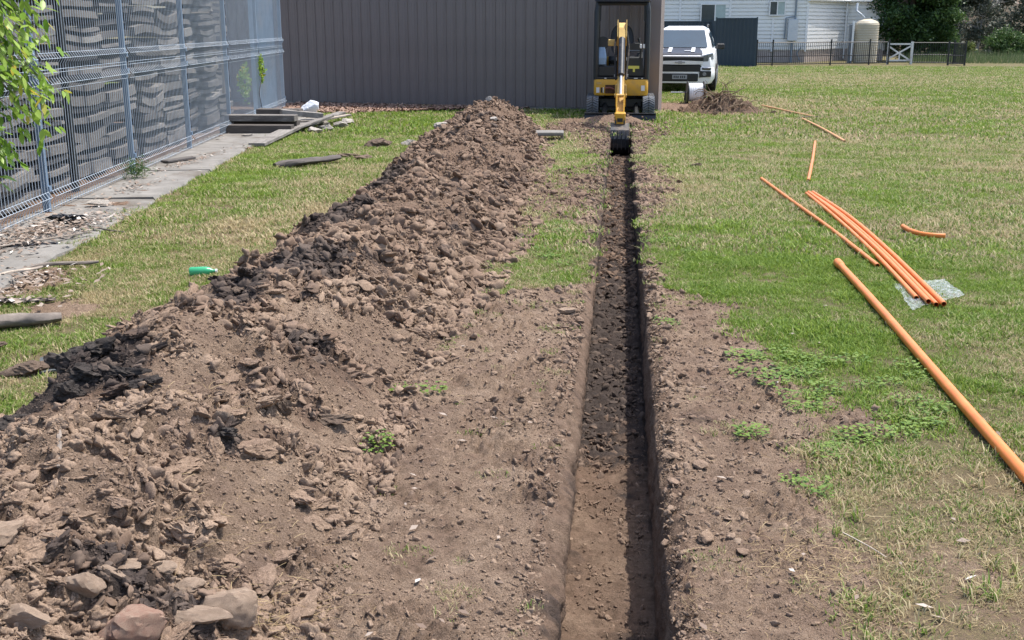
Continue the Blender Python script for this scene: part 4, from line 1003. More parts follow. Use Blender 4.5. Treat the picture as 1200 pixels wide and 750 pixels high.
for sx in (-.075, .075): MB().tube([(sx, -.9, .85), (sx, -1.4, 1.40), (sx, -2.0, 1.66), (sx, -2.4, 1.72)], .012, 6).build('hose', BLACKR, bo)
MB().tube([(0, -1.5, 1.50), (0, -2.2, 1.74)], .04, 10).build('arm_cylinder', BLACKM, bo)
sk = arm('stick', [(-2.32, 1.70, .12), (-2.45, 1.60, .20), (-2.6, 1.40, .20), (-3.3, .68, .12), (-3.72, .24, .11)], .11, YELD)
for sx in (-1, 1):
    MB().prism([(-2.30, 1.50), (-2.50, 1.36), (-2.62, 1.52), (-2.48, 1.80), (-2.34, 1.76)], sx*.075-.008, sx*.075+.008).build('pivot_plate', YELD, sk)
    MB().tube([(sx*.085, -2.5, 1.60), (sx*.125, -2.70, 1.34), (sx*.10, -2.98, 1.02), (sx*.085, -3.2, .82)], .016, 6).build('hose', BLACKR, sk)
    MB().box(sx*.10-.018, sx*.10+.018, -2.72, -2.66, 1.12, 1.17).build('hose_clamp', GALV, sk)
    MB().box(sx*.10-.018, sx*.10+.018, -3.06, -3.0, .86, .90).build('hose_clamp', GALV, sk)
MB().box(-.24, -.09, -2.52, -2.40, 1.36, 1.47, .012).build('boom_light', YELD, sk)
MB().tube([(0, -2.68, 1.48), (0, -3.26, .90)], .055, 12).build('bucket_cylinder', STEEL, sk, smooth=True)
MB().tube([(0, -3.26, .90), (0, -3.58, .56)], .022, 10).build('bucket_rod', CHROME, sk)
for sx in (-1, 1):
    MB().prism([(-3.52, .60), (-3.64, .60), (-3.80, .32), (-3.74, .26)], sx*.06-.01, sx*.06+.01).build('link_arm', YEL, sk)
    MB().prism([(-3.52, .60), (-3.60, .63), (-3.58, .40), (-3.50, .40)], sx*.075-.01, sx*.075+.01).build('link_arm', YEL, sk)
MB().cyl((-.10, -3.57, .58), (.10, -3.57, .58), .03, n=10).build('link_pin', YELD, sk)
MB().box(-.09, .09, -3.93, -3.68, .13, .33, .02).build('coupler', YEL, EX)
MB().box(-.045, .045, -3.95, -3.92, .18, .24).build('coupler_slot', BLACKM, EX)
# bucket: curved shell open towards the machine
bp = [(-3.70, .14), (-3.90, .16), (-4.05, .06), (-4.12, -.08), (-4.10, -.22), (-3.98, -.32), (-3.78, -.35), (-3.62, -.33)]
bi = [(y+.025*(1 if y < -3.9 else .2), z+(.02 if z < -.1 else -.02)) for y, z in bp]
n = len(bp); vs = [(x, y, z) for x in (-.14, .14) for y, z in bp]+[(x, y, z) for x in (-.14, .14) for y, z in bi]
fs = []
for i in range(n-1): fs += [(i, i+1, n+i+1, n+i), (2*n+i+1, 2*n+i, 3*n+i, 3*n+i+1)]
bk = MB().add(vs, fs)
for x in (-.15, .138): bk.prism(bp, x, x+.012)
bu = bk.build('bucket', STEEL, EX)
for x in (-.12, -.06, 0, .06, .12): MB().loft([[(x-.018, -3.62, -.34), (x+.018, -3.62, -.34), (x+.018, -3.62, -.31), (x-.018, -3.62, -.31)], [(x-.008, -3.52, -.335), (x+.008, -3.52, -.335), (x+.008, -3.52, -.325), (x-.008, -3.52, -.325)]]).build('tooth', STEEL, bu)
for x in (-.10, -.033, .033, .10): MB().box(x-.006, x+.006, -4.135, -4.10, -.25, .06).build('wear_strip', STEEL, bu)
for sx in (-1, 1): MB().prism([(-3.72, .14), (-3.94, .15), (-3.92, .26), (-3.72, .28)], sx*.07-.012, sx*.07+.012).build('bucket_ear', STEEL, bu)

DM = thing('dirt_mound', 'low pile of loose dirt pushed up against the digger blade', 'dirt pile', (-.1, 20.75, 0))
gx, gy = np.meshgrid(np.linspace(-.8, .8, 110), np.linspace(-.8, .6, 80))
gz = .115*np.exp(-(((gx-.12)/.42)**2+((gy-.02)/.28)**2)**1.2)+.10*np.exp(-(((gx+.35)/.3)**2+((gy+.1)/.35)**2))-.035
gz = gz+sstep(-.02, .08, gz)*(.05*fbm(gx, gy, .2, 4, 811, .65)+.02*fbm(gx, gy, .05, 3, 812))
link('loose_soil', mesh_np('loose_soil', np.stack([gx, gy, gz], -1).reshape(-1, 3), [grid_faces(80, 110)], True, {'damp': (.35+.3*fbm(gx, gy, .3, 3, 813)).ravel()}), SOIL, DM)
for k in range(14):
    me = rnd.choice(CL['clod_mid']); r_ = rnd.uniform(.02, .05); x, y = rnd.gauss(.05, .3), rnd.gauss(-.1, .25); link('clod', me, None, DM, (x, y, .17*math.exp(-((x-.12)/.42)**2-((y-.02)/.28)**2)), (rnd.random(), rnd.random(), rnd.random()*6), r_)

# ------------------------------------------------------------------ white ute
UT = thing('ute', 'white dual-cab ute with charcoal bonnet stripes parked behind the shed corner', 'ute', (1.50, 29.75, 0), -.09)
def sec(y, hw, z0, z1, tuck=.06, n=3):
    return [(-hw+.08, y, z0), (hw-.08, y, z0), (hw, y, z0+.12), (hw, y, z0+(z1-z0)*.62), (hw-tuck*.5, y, z1-.05), (hw-tuck-.06, y, z1), (-hw+tuck+.06, y, z1), (-hw+tuck*.5, y, z1-.05), (-hw, y, z0+(z1-z0)*.62), (-hw, y, z0+.12)]
mb = MB(); mb.loft([sec(.03, .66, .38, .84), sec(.08, .77, .34, .94), sec(.22, .85, .32, 1.0), sec(.6, .89, .32, 1.06), sec(1.25, .90, .32, 1.12), sec(3.4, .90, .32, 1.10), sec(5.1, .88, .4, 1.10), sec(5.15, .84, .45, 1.05)])
ub = mb.build('body', CARW, UT, smooth=True)
mb = MB(); mb.loft([[(-.76, 1.12, 1.09), (.76, 1.12, 1.09), (.84, 3.5, 1.09), (-.84, 3.5, 1.09)], [(-.72, 1.45, 1.30), (.72, 1.45, 1.30), (.77, 3.4, 1.35), (-.77, 3.4, 1.35)], [(-.60, 1.95, 1.60), (.60, 1.95, 1.60), (.64, 3.2, 1.62), (-.64, 3.2, 1.62)], [(-.44, 2.2, 1.68), (.44, 2.2, 1.68), (.48, 3.1, 1.69), (-.48, 3.1, 1.69)]])
cb = mb.build('cabin', CARW, UT, smooth=True)
ws = MB(); ws.add([(-.665, 1.16, 1.13), (.665, 1.16, 1.13), (.555, 1.90, 1.575), (-.555, 1.90, 1.575)], [(0, 1, 2, 3)]); o = ws.build('windscreen', CARG, UT); o.location = (0, -.035, .01)
for sx in (-1, 1):
    MB().add([(sx*.81, 1.75, 1.14), (sx*.835, 3.2, 1.14), (sx*.70, 3.05, 1.54), (sx*.675, 2.05, 1.54)], [(0, 1, 2, 3)]).build('side_window', CARG, UT)
    MB().box(sx*1.0-.11, sx*1.0+.11, 1.42, 1.52, 1.09, 1.24, .03).build('mirror', BLACKM, UT); MB().box(sx*.9-.05, sx*.9+.05, 1.46, 1.50, 1.10, 1.14).build('mirror_arm', BLACKM, UT)
    MB().tube([(sx*.62, 2.0, 1.66), (sx*.62, 2.1, 1.72), (sx*.63, 3.1, 1.73), (sx*.63, 3.2, 1.67)], .018, 6).build('roof_rail', BLACKM, UT)
    hl = MB(); hl.loft([[(sx*.50, .055, .80), (sx*.50, .055, .92), (sx*.52, .10, .95), (sx*.52, .12, .80)], [(sx*.70, .10, .81), (sx*.70, .09, .98), (sx*.70, .16, 1.0), (sx*.7, .16, .81)], [(sx*.845, .26, .86), (sx*.83, .26, 1.01), (sx*.80, .30, 1.02), (sx*.8, .3, .86)]]); hl.build('headlight', LAMP, UT, (0, -.055, 0))
    MB().box(sx*.68-.12, sx*.68+.12, -.035, .2, .60, .645, .01).build('bumper_slot', BLACKM, UT)
    MB().loft([[(sx*.50, -.045, .40), (sx*.50, -.045, .57), (sx*.50, .2, .57), (sx*.50, .2, .40)], [(sx*.80, .0, .42), (sx*.80, .0, .56), (sx*.8, .2, .56), (sx*.8, .2, .42)]]).build('lamp_recess', BLACKM, UT)
    MB().cyl((sx*.63, -.05, .49), (sx*.63, .04, .49), .05, n=14).build('fog_light', LAMP, UT)
    for y in (.95, 4.15):
        wv_ = MB().lathe([(.001, -.12), (.24, -.12), (.36, -.10), (.38, -.06), (.38, .06), (.36, .10), (.24, .12), (.001, .12)], (0, 0, 0), 28, 'x').build('tyre', BLACKR, UT, (sx*.815, y, .37), smooth=True)
        MB().lathe([(.001, .122*sx), (.22, .125*sx), (.23, .10*sx), (.001, .10*sx)], (0, 0, 0), 20, 'x').build('rim', GALV, wv_)
bp_ = MB(); bp_.loft([sec(-.02, .62, .26, .66), sec(.04, .80, .24, .68), sec(.2, .885, .25, .70), sec(.4, .895, .3, .70)]); bp_.build('bumper', CARW, UT, smooth=True)
MB().box(-.47, .47, -.045, .06, .30, .50, .02).build('lower_intake', BLACKM, UT)
MB().box(-.54, .54, -.035, .1, .53, .725, .03).build('grille', BLACKM, UT)
MB().box(-.60, .60, -.03, .1, .825, .93, .02).build('upper_grille', BLACKM, UT)
MB().loft([[(-.58, -.02, .735), (-.58, -.02, .81), (-.5, .12, .81), (-.5, .12, .735)], [(0, -.05, .725), (0, -.05, .83), (0, .1, .83), (0, .1, .725)], [(.58, -.02, .735), (.58, -.02, .81), (.5, .12, .81), (.5, .12, .735)]]).build('grille_bar', CARW, UT)
MB().prism([(-.13, .765), (-.05, .765), (-.045, .745), (.045, .745), (.05, .765), (.13, .765), (.12, .80), (.05, .80), (.045, .82), (-.045, .82), (-.05, .80), (-.14, .80)], -.066, -.045, 'y').build('badge', mat_simple('badge_grey', (.35, .36, .38), .3, .5, .05, 5), UT)
MB().box(-.19, .19, -.06, -.048, .36, .47, .0).build('number_plate', mat_simple('plate_grey', (.30, .32, .36), .5, .4, .1, 5), UT)
for k, x in enumerate((-.14, -.09, -.04, .03, .08, .13)): MB().box(x-.014, x+.014, -.064, -.061, .385, .445).build('plate_mark', BLACKM, UT)
dc = MB(); dc.add([(-.56, .13, .965), (.56, .13, .965), (.56, .24, 1.010), (-.56, .24, 1.010), (.52, .62, 1.068), (-.52, .62, 1.068), (.44, 1.10, 1.118), (-.44, 1.10, 1.118)], [(0, 1, 2, 3), (3, 2, 4, 5), (5, 4, 6, 7)]); o = dc.build('bonnet_stripe', DECAL, UT); o.location = (0, -.012, .008)
for x in (-.30, .30): MB().add([(x-.05, .3, 1.026), (x+.05, .3, 1.026), (x+.05, 1.1, 1.121), (x-.05, 1.1, 1.121)], [(0, 1, 2, 3)]).build('bonnet_pinstripe', CARW, UT, (0, -.014, .016))
MB().add([(.08, .42, 1.046), (.26, .42, 1.046), (.26, .50, 1.056), (.08, .50, 1.056)], [(0, 1, 2, 3)]).build('bonnet_mark', CARW, UT, (0, -.014, .018))
MB().cyl((0, 2.1, 1.66), (0, 2.14, 1.80), .006, n=6).build('aerial', BLACKM, UT)
MB().box(-.85, .85, .3, 5.0, .22, .36).build('underbody', BLACKM, UT)

# ------------------------------------------------------------------ cable drum and root pile
RL = thing('cable_drum', 'drum of white cable with black flanges standing beside the root pile', 'cable drum', (1.66, 25.7, 0), .06)
MB().lathe([(.001, -.16), (.195, -.16), (.2, -.13), (.2, .13), (.195, .16), (.001, .16)], (0, 0, .25), 28, 'x').build('cable_winding', WHITEP, RL, smooth=True)
rid = MB()
for k in range(8): x = -.14+.04*k; rid.lathe([(.2, x-.008), (.206, x), (.2, x+.008)], (0, 0, .25), 24, 'x')
rid.build('cable_turns', WHITEP, RL)
for x in (-.18, .18): MB().lathe([(.001, x-.012), (.245, x-.012), (.25, x), (.245, x+.012), (.001, x+.012)], (0, 0, .25), 28, 'x').build('flange', BLACKM, RL)
MB().tube([(-.55, 0, .25), (.30, 0, .25)], .012, 8).build('axle', GALV, RL)
for x in (-.23, .23): MB().tube([(x, -.16, .0), (x, 0, .27), (x, .16, .0)], .012, 6).build('stand_leg', BLACKM, RL)
RP = thing('root_pile', 'brown mound of dug soil and tangled roots in front of the cable drum', 'root pile', (1.98, 23.0, 0))
gx, gy = np.meshgrid(np.linspace(-.95, .95, 110), np.linspace(-.75, .75, 80))
gz = .34*np.exp(-((gx/.48)**2+(gy/.42)**2)**.8)+.10*np.exp(-(((gx+.45)/.3)**2+(gy/.3)**2))+.10*np.exp(-(((gx-.6)/.3)**2+(gy/.25)**2))-.05
gz = gz+sstep(0, .15, gz)*(.13*fbm(gx, gy, .22, 4, 801, .65)+.09*(blocks(gx/.12, gy/.12, 807)-.3)+.03*fbm(gx, gy, .05, 3, 802))
me = mesh_np('loose_soil', np.stack([gx, gy, gz], -1).reshape(-1, 3), [grid_faces(80, 110)], True, {'damp': (.52+.4*fbm(gx, gy, .3, 3, 803)).ravel()})
link('loose_soil', me, SOIL, RP)
ROOT = mat_simple('root_bark', (.20, .145, .10), .9, .15, .35, 9)
for k in range(100):
    a = rnd.uniform(0, 6.28); r0 = rnd.uniform(0, .5); x, y = r0*math.cos(a)*1.2, r0*math.sin(a)*.8-.05; z = .34*math.exp(-((x/.48)**2+(y/.42)**2)**.8)+.02
    pts = [(x, y, z)]; d = Vector((rnd.uniform(-1, 1), rnd.uniform(-1, .6), rnd.uniform(-.1, .8))).normalized()
    for s in range(6):
        d = (d+Vector((rnd.uniform(-.5, .5), rnd.uniform(-.5, .5), rnd.uniform(-.55, .1)))).normalized(); p = Vector(pts[-1])+d*rnd.uniform(.05, .11); p.z = max(p.z, .015+.25*math.exp(-((p.x/.48)**2+(p.y/.42)**2))); pts.append(tuple(p))
    r1 = rnd.choice((.007, .010, .016)); MB().tube(pts, [r1*(1-.11*i) for i in range(7)], 6).build('root', ROOT, RP, smooth=True)

for k in range(40):
    x, y = rnd.gauss(-.1, .75), rnd.gauss(-.08, .38); r_ = rnd.uniform(.02, .06)
    link('clod', rnd.choice(CL['clod_mid']), None, RP, (x, y, .30*math.exp(-((x/.48)**2+(y/.42)**2)**.8)+.01), (rnd.random(), rnd.random(), rnd.random()*6), (r_*1.4, r_, r_*.8))
# ------------------------------------------------------------------ orange conduit
def gz1(x, y): return float(ground_h(np.array([x]), np.array([y]))[0])
def conduit(name, label, pts, r, cat='conduit', group=None, hollow=True, mt=None, socket=False, ox=0, oz=0):
    P = [Vector((x+ox, y, gz1(x, y)*.5+r*.9+.012+oz)) for x, y in pts]
    # smooth curve through the points
    Q = []
    for i in range(len(P)-1):
        for s in range(6):
            t = s/6; p0 = P[max(i-1, 0)]; p1 = P[i]; p2 = P[i+1]; p3 = P[min(i+2, len(P)-1)]
            Q.append(.5*((2*p1)+(p2-p0)*t+(2*p0-5*p1+4*p2-p3)*t*t+(3*p1-p0-3*p2+p3)*t**3))
    Q.append(P[-1]); org = P[-1].copy(); Q = [q-org for q in Q]
    root = thing(name, label, cat, tuple(org), 0, group)
    rr = [r]*len(Q)
    mb = MB(); mb.tube(Q, rr, 14, False)
    for e, e2 in ((0, 1), (-1, -2)):
        t = (Q[e]-Q[e2]).normalized(); mb.tube([Q[e], Q[e]+t*.002], [r, r*.84], 14, False)
    mb.build('pipe_wall', mt or ORG, root, smooth=True)
    MB().tube(Q, r*.84, 12, False).build('bore', ORGD if mt is None else mt, root)
    if socket: t = (Q[0]-Q[1]).normalized(); MB().tube([Q[0]-t*.12, Q[0]-t*.10, Q[0]+t*.02], [r*1.02, r*1.22, r*1.24], 14, False).build('socket', mt or ORG, root, smooth=True)
    return root
conduit('orange_conduit', 'thick orange conduit pipe lying nearest the camera at the right edge', [(1.60, 8.1), (1.60, 6.8), (1.585, 5.4), (1.575, 4.1), (1.57, 2.3)], .025, socket=True)
conduit('orange_conduit', 'lone thin orange conduit lying left of the bundle of pipes', [(1.60, 12.75), (1.70, 11.2), (1.80, 9.6), (1.87, 8.05)], .017)
bp0 = [(1.97, 11.65), (2.03, 10.2), (2.02, 8.6), (1.97, 6.95)]
for k, (ox, lab) in enumerate(((-.075, 'leftmost orange conduit of the bundle'), (-.035, 'second orange conduit from the left in the bundle, its end on the plastic bag'), (.005, 'second orange conduit from the right in the bundle'), (.042, 'rightmost orange conduit of the bundle, open end over clear plastic'))):
    conduit('orange_conduit', lab, [(x+ox*(1 if i > 0 else .55), y+(.10 if k == 0 and i == 3 else 0)-(.03*k if i == 3 else 0)) for i, (x, y) in enumerate(bp0)], .0165, oz=.0+(.012 if k in (1, 3) else 0), group='bundle of orange conduits')
conduit('orange_conduit', 'short straight orange conduit piece beyond the bundle', [(2.89, 17.0), (2.5, 14.8), (2.10, 12.62)], .019)
conduit('orange_conduit', 'short curved orange conduit offcut on the grass right of the bundle', [(2.44, 9.72), (2.46, 9.50), (2.54, 9.34), (2.68, 9.30)], .02, cat='conduit offcut')
conduit('conduit_length', 'faded orange conduit on the far lawn running away from the root pile', [(3.05, 24.9), (3.35, 23.3), (3.66, 21.7)], .018, mt=mat_simple('faded_orange', (.55, .3, .15), .6, .3, .1, 3))
conduit('conduit_length', 'faded orange conduit on the far lawn, nearer of the two end to end', [(3.36, 21.3), (3.38, 19.2), (3.34, 17.1)], .02, mt=mat_simple('faded_orange', (.58, .31, .15), .6, .3, .1, 3))
tag(link('plastic_bag', (lambda: (lambda X_, Y_: mesh_np('plastic_bag', np.stack([X_+.012*perlin(X_/.06, Y_/.06, 5), Y_, .022+.012*fbm(X_, Y_, .09, 3, 6)+.010*np.abs(perlin(X_/.035, Y_/.05, 8))+.012*sstep(2.1, 2.25, X_)], -1).reshape(-1, 3), [grid_faces(40, 54)], False))(*(lambda u, v: (1.80+.42*u+.05*v-.05*v*u, 7.02+.46*v+.04*np.sin(u*3)-.26*(1-u)*(1-v)+.12*u))(*np.meshgrid(np.linspace(0, 1, 54), np.linspace(0, 1, 40)))))(), None),
    'crumpled clear plastic bag under the ends of the orange pipes', 'plastic bag')
pb = bpy.data.objects['plastic_bag']
m = NT('clear_plastic', .12, .6); m.color((.75, .8, .83, 1)); m.p.inputs['Alpha'].default_value = .5; m.l(m.ramp(m.noise(34, 4, .7), [(.4, (.10,)*3), (.75, (.55,)*3)]), m.p.inputs['Alpha']); pb.data.materials.append(m.m)

# ------------------------------------------------------------------ stones and clods one can pick out
ROCKM = {}
def rock_mat(name, a, b):
    m = NT(name, .92, .15); v = m.pos('obj'); n = m.noise(3.5, 6, .65, v); f = m.noise(60, 4, .7, v)
    c = m.ramp(n, [(.3, a), (.7, b)]); c = m.mix(m.ramp(f, [(.36, (.8,)*3), (.5, (0, 0, 0))]), c, tuple(x*.55 for x in a))
    m.color(c); m.bump(f, .7, .01); return m.m
RK1 = rock_mat('dusty_stone', (.29, .21, .152), (.43, .325, .245)); RK2 = rock_mat('red_stone', (.30, .175, .13), (.37, .27, .205)); RK3 = rock_mat('pale_stone', (.33, .295, .26), (.48, .45, .40)); RK4 = rock_mat('brown_lump', (.12, .088, .066), (.23, .17, .13)); RK5 = rock_mat('clay_lump', (.035, .03, .028), (.10, .085, .075))
def stone(name, label, x, y, r, mt, seed, sc=(1, 1, 1), rz=0, rx=0, sink=.3, cat='stone', group=None, z=None, cuts=11, rough=.10):
    kw = dict(dlo=.72, dhi=.98) if name == 'boulder' else {}
    me = rock_mesh(name, mt, seed, I4, cuts=cuts, rough=rough, **kw); zz = heap_or_ground(x, y) if z is None else z
    sink = .4 if name == "boulder" else sink; o = link(name, me, None, None, (x, y, zz+r*sc[2]*(.8-sink)), (rx, 0, rz), tuple(r*s for s in sc)); return tag(o, label, cat, group)
stone('boulder', 'large dusty rounded block of stone at the foot of the heap, beside the dry straw', -1.06, 2.72, .084, RK1, 3, (1, .9, 1.0), .3, cuts=9)
stone('boulder', 'large stone with a reddish left face at the bottom edge of the heap', -1.23, 2.47, .084, RK2, 8, (1, .9, 1.0), .8, cuts=8)
stone('stone', 'angular pointed stone leaning left of the reddish stone', -1.37, 2.52, .060, RK1, 12, (1.1, .7, .9), .5, .3)
stone('stone', 'squarish pink-brown stone above the pointed stone', -1.53, 2.63, .062, RK1, 15, (1, .9, .9), .2)
stone('stone', 'stone at the left edge of the frame near the bottom', -1.61, 2.53, .070, RK1, 17, (1.2, .9, .8), 1.2)
stone('stone', 'long pale stone in the bottom left corner', -1.44, 2.33, .070, RK1, 21, (1.4, .8, .65), -.2)
stone('stone', 'small rounded stone right of centre in the near rubble', -1.27, 2.78, .036, RK1, 24, (1.1, 1, .8), .4)
stone('stone', 'flat light slab of earth lying among dark clay near the boulder', -1.35, 2.62, .040, RK1, 27, (1.4, .8, .5), -.3)
stone('stone', 'small wedge of stone on dark clay, just above the reddish stone', -1.34, 2.70, .045, RK1, 30, (1.3, .9, .5), .2)
stone('stone', 'partly buried stone at the very bottom between the two boulders', -1.12, 2.62, .06, RK1, 33, (1.5, .8, .5), .1, sink=.5)
stone('stone', 'tan stone directly left of the big dusty block of stone', -1.21, 2.78, .045, RK1, 36, (1.2, .8, .6), .9)
stone('stone', 'flat tan clod standing on edge in the middle of the near slope', -1.41, 3.68, .055, RK1, 39, (.7, .5, .9), .4, .3)
stone('earth_lump', 'brown lump of earth lying on the grass left of the heap', -2.93, 5.06, .105, RK4, 41, (1.2, .8, .62), .2, cat='clod', rough=.22, cuts=14)
stone('earth_lump', 'dark ragged lump of turf at the left frame edge below the weathered log', -3.36, 5.42, .09, RK4, 43, (1.3, .9, .5), .5, cat='clod', rough=.25, cuts=14)
stone('white_stone', 'pale rounded stone perched on the peak of the heap', -1.96, 16.75, .06, RK3, 44, (1, 1, .8), 0, sink=-.1)
stone('earth_lump', 'dark brown block of turf lying left of the tall end of the heap', -3.44, 15.8, .21, RK4, 46, (1.15, .7, .5), .1, cat='clod', rough=.2, cuts=14)
stone('earth_lump', 'small flat clod on the grass between the log and the turf block', -3.66, 14.6, .15, RK4, 47, (1.3, .8, .35), .1, cat='clod', rough=.2, cuts=14)
stone('earth_lump', 'brown clod on the grass, right of the flat clod by the heap', -3.30, 14.3, .15, RK4, 48, (1.2, .8, .45), .8, cat='clod', rough=.2, cuts=14)
stone('earth_lump', 'dark clod lying alone on the lawn just right of the bucket', .95, 13.9, .09, RK4, 49, (1.3, .9, .5), .1, cat='clod', rough=.2, cuts=14)
for k, (x, y, r, mt, lab) in enumerate([(-3.05, 16.1, .12, RK3, 'pale broken stone at the left foot of the tall heap end'), (-2.86, 15.6, .10, RK1, 'tan stone in front of the pale broken stone'), (-2.72, 16.6, .14, RK1, 'light tan stone leaning on the tall heap end'),
                                       (-2.5, 15.7, .15, RK3, 'pale pink flat rock on the left flank of the tall heap end'), (-2.62, 16.9, .12, RK1, 'upright tan stone near the pale pink rock'), (-1.75, 15.4, .08, RK3, 'small whitish stone low on the front of the tall heap end'),
                                       (-1.15, 16.3, .06, RK1, 'small tan stone at the right foot of the tall heap end')]):
    stone('stone', lab, x, y, r, mt, 60+k, (1.1, .8, .7), rnd.uniform(0, 3))
# black clay lumps on the left crest
for k, (x, y, r, sc, rz, lab) in enumerate([(-2.12, 4.17, .085, (1.1, .9, .8), .2, 'topmost lump of black clay in the big dark clump on the heap crest'), (-2.17, 4.05, .085, (.9, 1, .9), 1.0, 'black clay lump at the grass side of the big dark clump'), (-2.05, 3.78, .075, (.9, .8, .9), .4, 'upright black clay lump at the front left of the big dark clump'),
      (-1.92, 3.95, .062, (1.9, .8, .6), -.1, 'long grey-black clay lump at the front right of the big dark clump'), (-1.76, 3.85, .05, (1.2, .9, .7), .3, 'small dark clay lump right of the long grey-black one'), (-2.04, 3.93, .08, (1.1, 1, .7), .9, 'black clay lump in the middle of the big dark clump'),
      (-2.24, 3.75, .08, (1.3, .8, .5), .3, 'dark clay lump at the left frame edge below the grass'), (-2.05, 5.15, .075, (1.4, .8, .6), .2, 'dark clay lump on the crest below the green bottle'), (-1.95, 5.45, .07, (1.3, 1, .6), .6, 'brown-black clay lump farther along the crest right of the green bottle'),
      (-1.47, 4.80, .075, (1.7, .6, .45), -.5, 'long dark split clod on the right flank of the heap'), (-1.31, 4.07, .055, (.8, .6, 1.2), .3, 'dark wedge-shaped clod standing on the right flank'), (-1.17, 4.25, .07, (1.5, .7, .6), .2, 'dark grey clod at the right foot of the heap'), (-1.37, 3.6, .05, (1.2, .9, .7), 0, 'ragged black tuft of clay and roots in the middle of the near slope')]):
    stone('clay_lump', lab, x, y, r, RK5 if k < 7 or k == 12 else RK4, 80+k, sc, rz, sink=.4, cat='clay lump', rough=.36, cuts=18)
# clusters right of the trench
for k, (x, y, r, lab) in enumerate([(.43, 3.50, .022, 'small pale stone in the cluster right of the trench'), (.49, 3.52, .036, 'largest clod of the cluster right of the trench'), (.41, 3.37, .020, 'small round clod below the pale stone right of the trench'), (.44, 3.43, .024, 'rounded clod nearest the camera in the right cluster'),
                                   (.24, 4.22, .034, 'brown clod beside the trench edge, upper of two'), (.35, 4.15, .034, 'brown clod a hand wide from the trench edge'), (.23, 3.98, .03, 'flat clod at the trench edge below the brown ones'), (.50, 3.86, .026, 'flat pale clod on the bare soil right of the trench'),
                                   (.65, 4.45, .022, 'small grey stone on the smooth soil right of the trench'), (.32, 3.51, .04, 'flat crust of soil left of the clod cluster'), (-.29, 6.5, .05, 'flat pale slab of soil at the left trench edge'), (-.95, 5.9, .05, 'lone clod on the bare soil at the foot of the heap'), (-.95, 4.6, .04, 'small clod at the right foot of the heap')]):
    stone('clod', lab, x, y, r, RK1 if k in (0, 7, 10) else CLOD_DRY, 100+k, (1.15, .9, .65), rnd.uniform(0, 3), cat='clod', rough=.1)

# ------------------------------------------------------------------ logs, planks, sleepers, rubbish
def log(name, label, p0, p1, r, mt, seed, cat='log', flat=.7, n=22, bend=.03):
    a = Vector(p0); b = Vector(p1); L = (b-a).length; r_ = np.random.default_rng(seed); rings = []
    for i in range(n+1):
        t = i/n; ring = []; rr = r*(1-.25*t)*(.55+.45*min(1, min(t, 1-t)*9+.35))
        for k in range(16):
            an = 2*PI*k/16; q = rr*(1+.30*float(perlin(np.array(math.cos(an)*2.3+seed), np.array(t*5.), seed))+.12*float(perlin(np.array(an*3.), np.array(t*17.), seed+1)))
            ring.append((t*L, q*math.cos(an)+bend*math.sin(t*PI*1.3+seed), q*math.sin(an)*flat+bend*.3*math.sin(t*5)))
        rings.append(ring)
    o = MB().loft(rings).build(name, mt, None, a, (b-a).to_track_quat('X', 'Z').to_euler(), smooth=True); return tag(o, label, cat)
log('log', 'weathered grey log lying in the grass at the left frame edge', (-3.95, 5.62, .055), (-3.22, 5.98, .06), .062, BARK, 4)
log('log', 'long flat piece of rotting timber on the lawn beyond the path', (-4.22, 13.35, .03), (-3.55, 13.95, .085), .085, WOODB, 9, flat=.55)
log('stick', 'curved pale bark strip at the corner of the path', (-4.2, 7.2, .03), (-3.78, 7.62, .05), .028, BARK, 12, 'stick', .6, bend=.05)
log('stick', 'pale broken stick end beside the bark strip', (-4.22, 6.95, .03), (-4.05, 7.3, .07), .018, PALEW, 13, 'stick')
log('stick', 'brown rotten branch at the left edge above the log', (-4.3, 6.3, .03), (-3.55, 6.55, .03), .03, BARK, 14, 'stick', .6)
log('stick', 'forked thin stick lying from the path onto the grass', (-4.75, 9.05, .06), (-4.12, 8.85, .03), .010, BARK, 15, 'stick')
log('stick', 'long pale lath lying on the concrete path', (-5.0, 7.5, .06), (-4.33, 8.62, .06), .014, PALEW, 16, 'stick', bend=.01)
log('stick', 'thin white twig on the grass right of the straw patch', (.80, 3.60, .015), (.90, 3.42, .015), .0028, PALEW, 17, 'twig', bend=.006)
log('stick', 'dark twig lying alone on the far lawn', (3.3, 21.5, .02), (3.7, 21.7, .05), .02, BARK, 18, 'twig')
log('stick', 'short broken stick lying on the near slope of the heap', (-1.83, 3.30, heap_or_ground(-1.83, 3.30)+.02), (-1.70, 3.05, heap_or_ground(-1.70, 3.05)+.02), .010, BARK, 19, 'stick', bend=.004)
def beam(name, label, cx, cy, z0, L, W, Hh, rz, mt, cat, tilt=0):
    o = MB().box(-L/2, L/2, -W/2, W/2, 0, Hh, .006).build(name, mt, None, (cx, cy, z0), (0, tilt, rz)); return tag(o, label, cat)
beam('sleeper', 'dark old timber sleeper at the bottom of the pile by the shed', -5.78, 17.45, .0, 1.15, .22, .17, .05, WOODB, 'sleeper')
beam('sleeper', 'grey sleeper behind the bottom one in the timber pile', -5.85, 17.95, .0, 1.2, .22, .2, .03, WOODB, 'sleeper')
beam('sleeper', 'lichen-grey sleeper lying on top of the lower timbers', -5.80, 17.75, .205, 1.15, .24, .10, .02, WOODG, 'sleeper')
beam('sleeper', 'short dark sleeper on top of the pile beside the white bundle', -5.75, 18.6, .22, .75, .24, .12, .0, WOODB, 'sleeper')
beam('plank', 'long pale grey plank running from the path towards the shed', -5.28, 17.4, .06, 3.6, .24, .05, PI/2+.05, WOODG, 'plank', -.02)
beam('plank', 'second pale plank lying across the long plank', -5.15, 19.3, .10, 1.6, .16, .05, PI/2-.12, WOODG, 'plank', -.05)
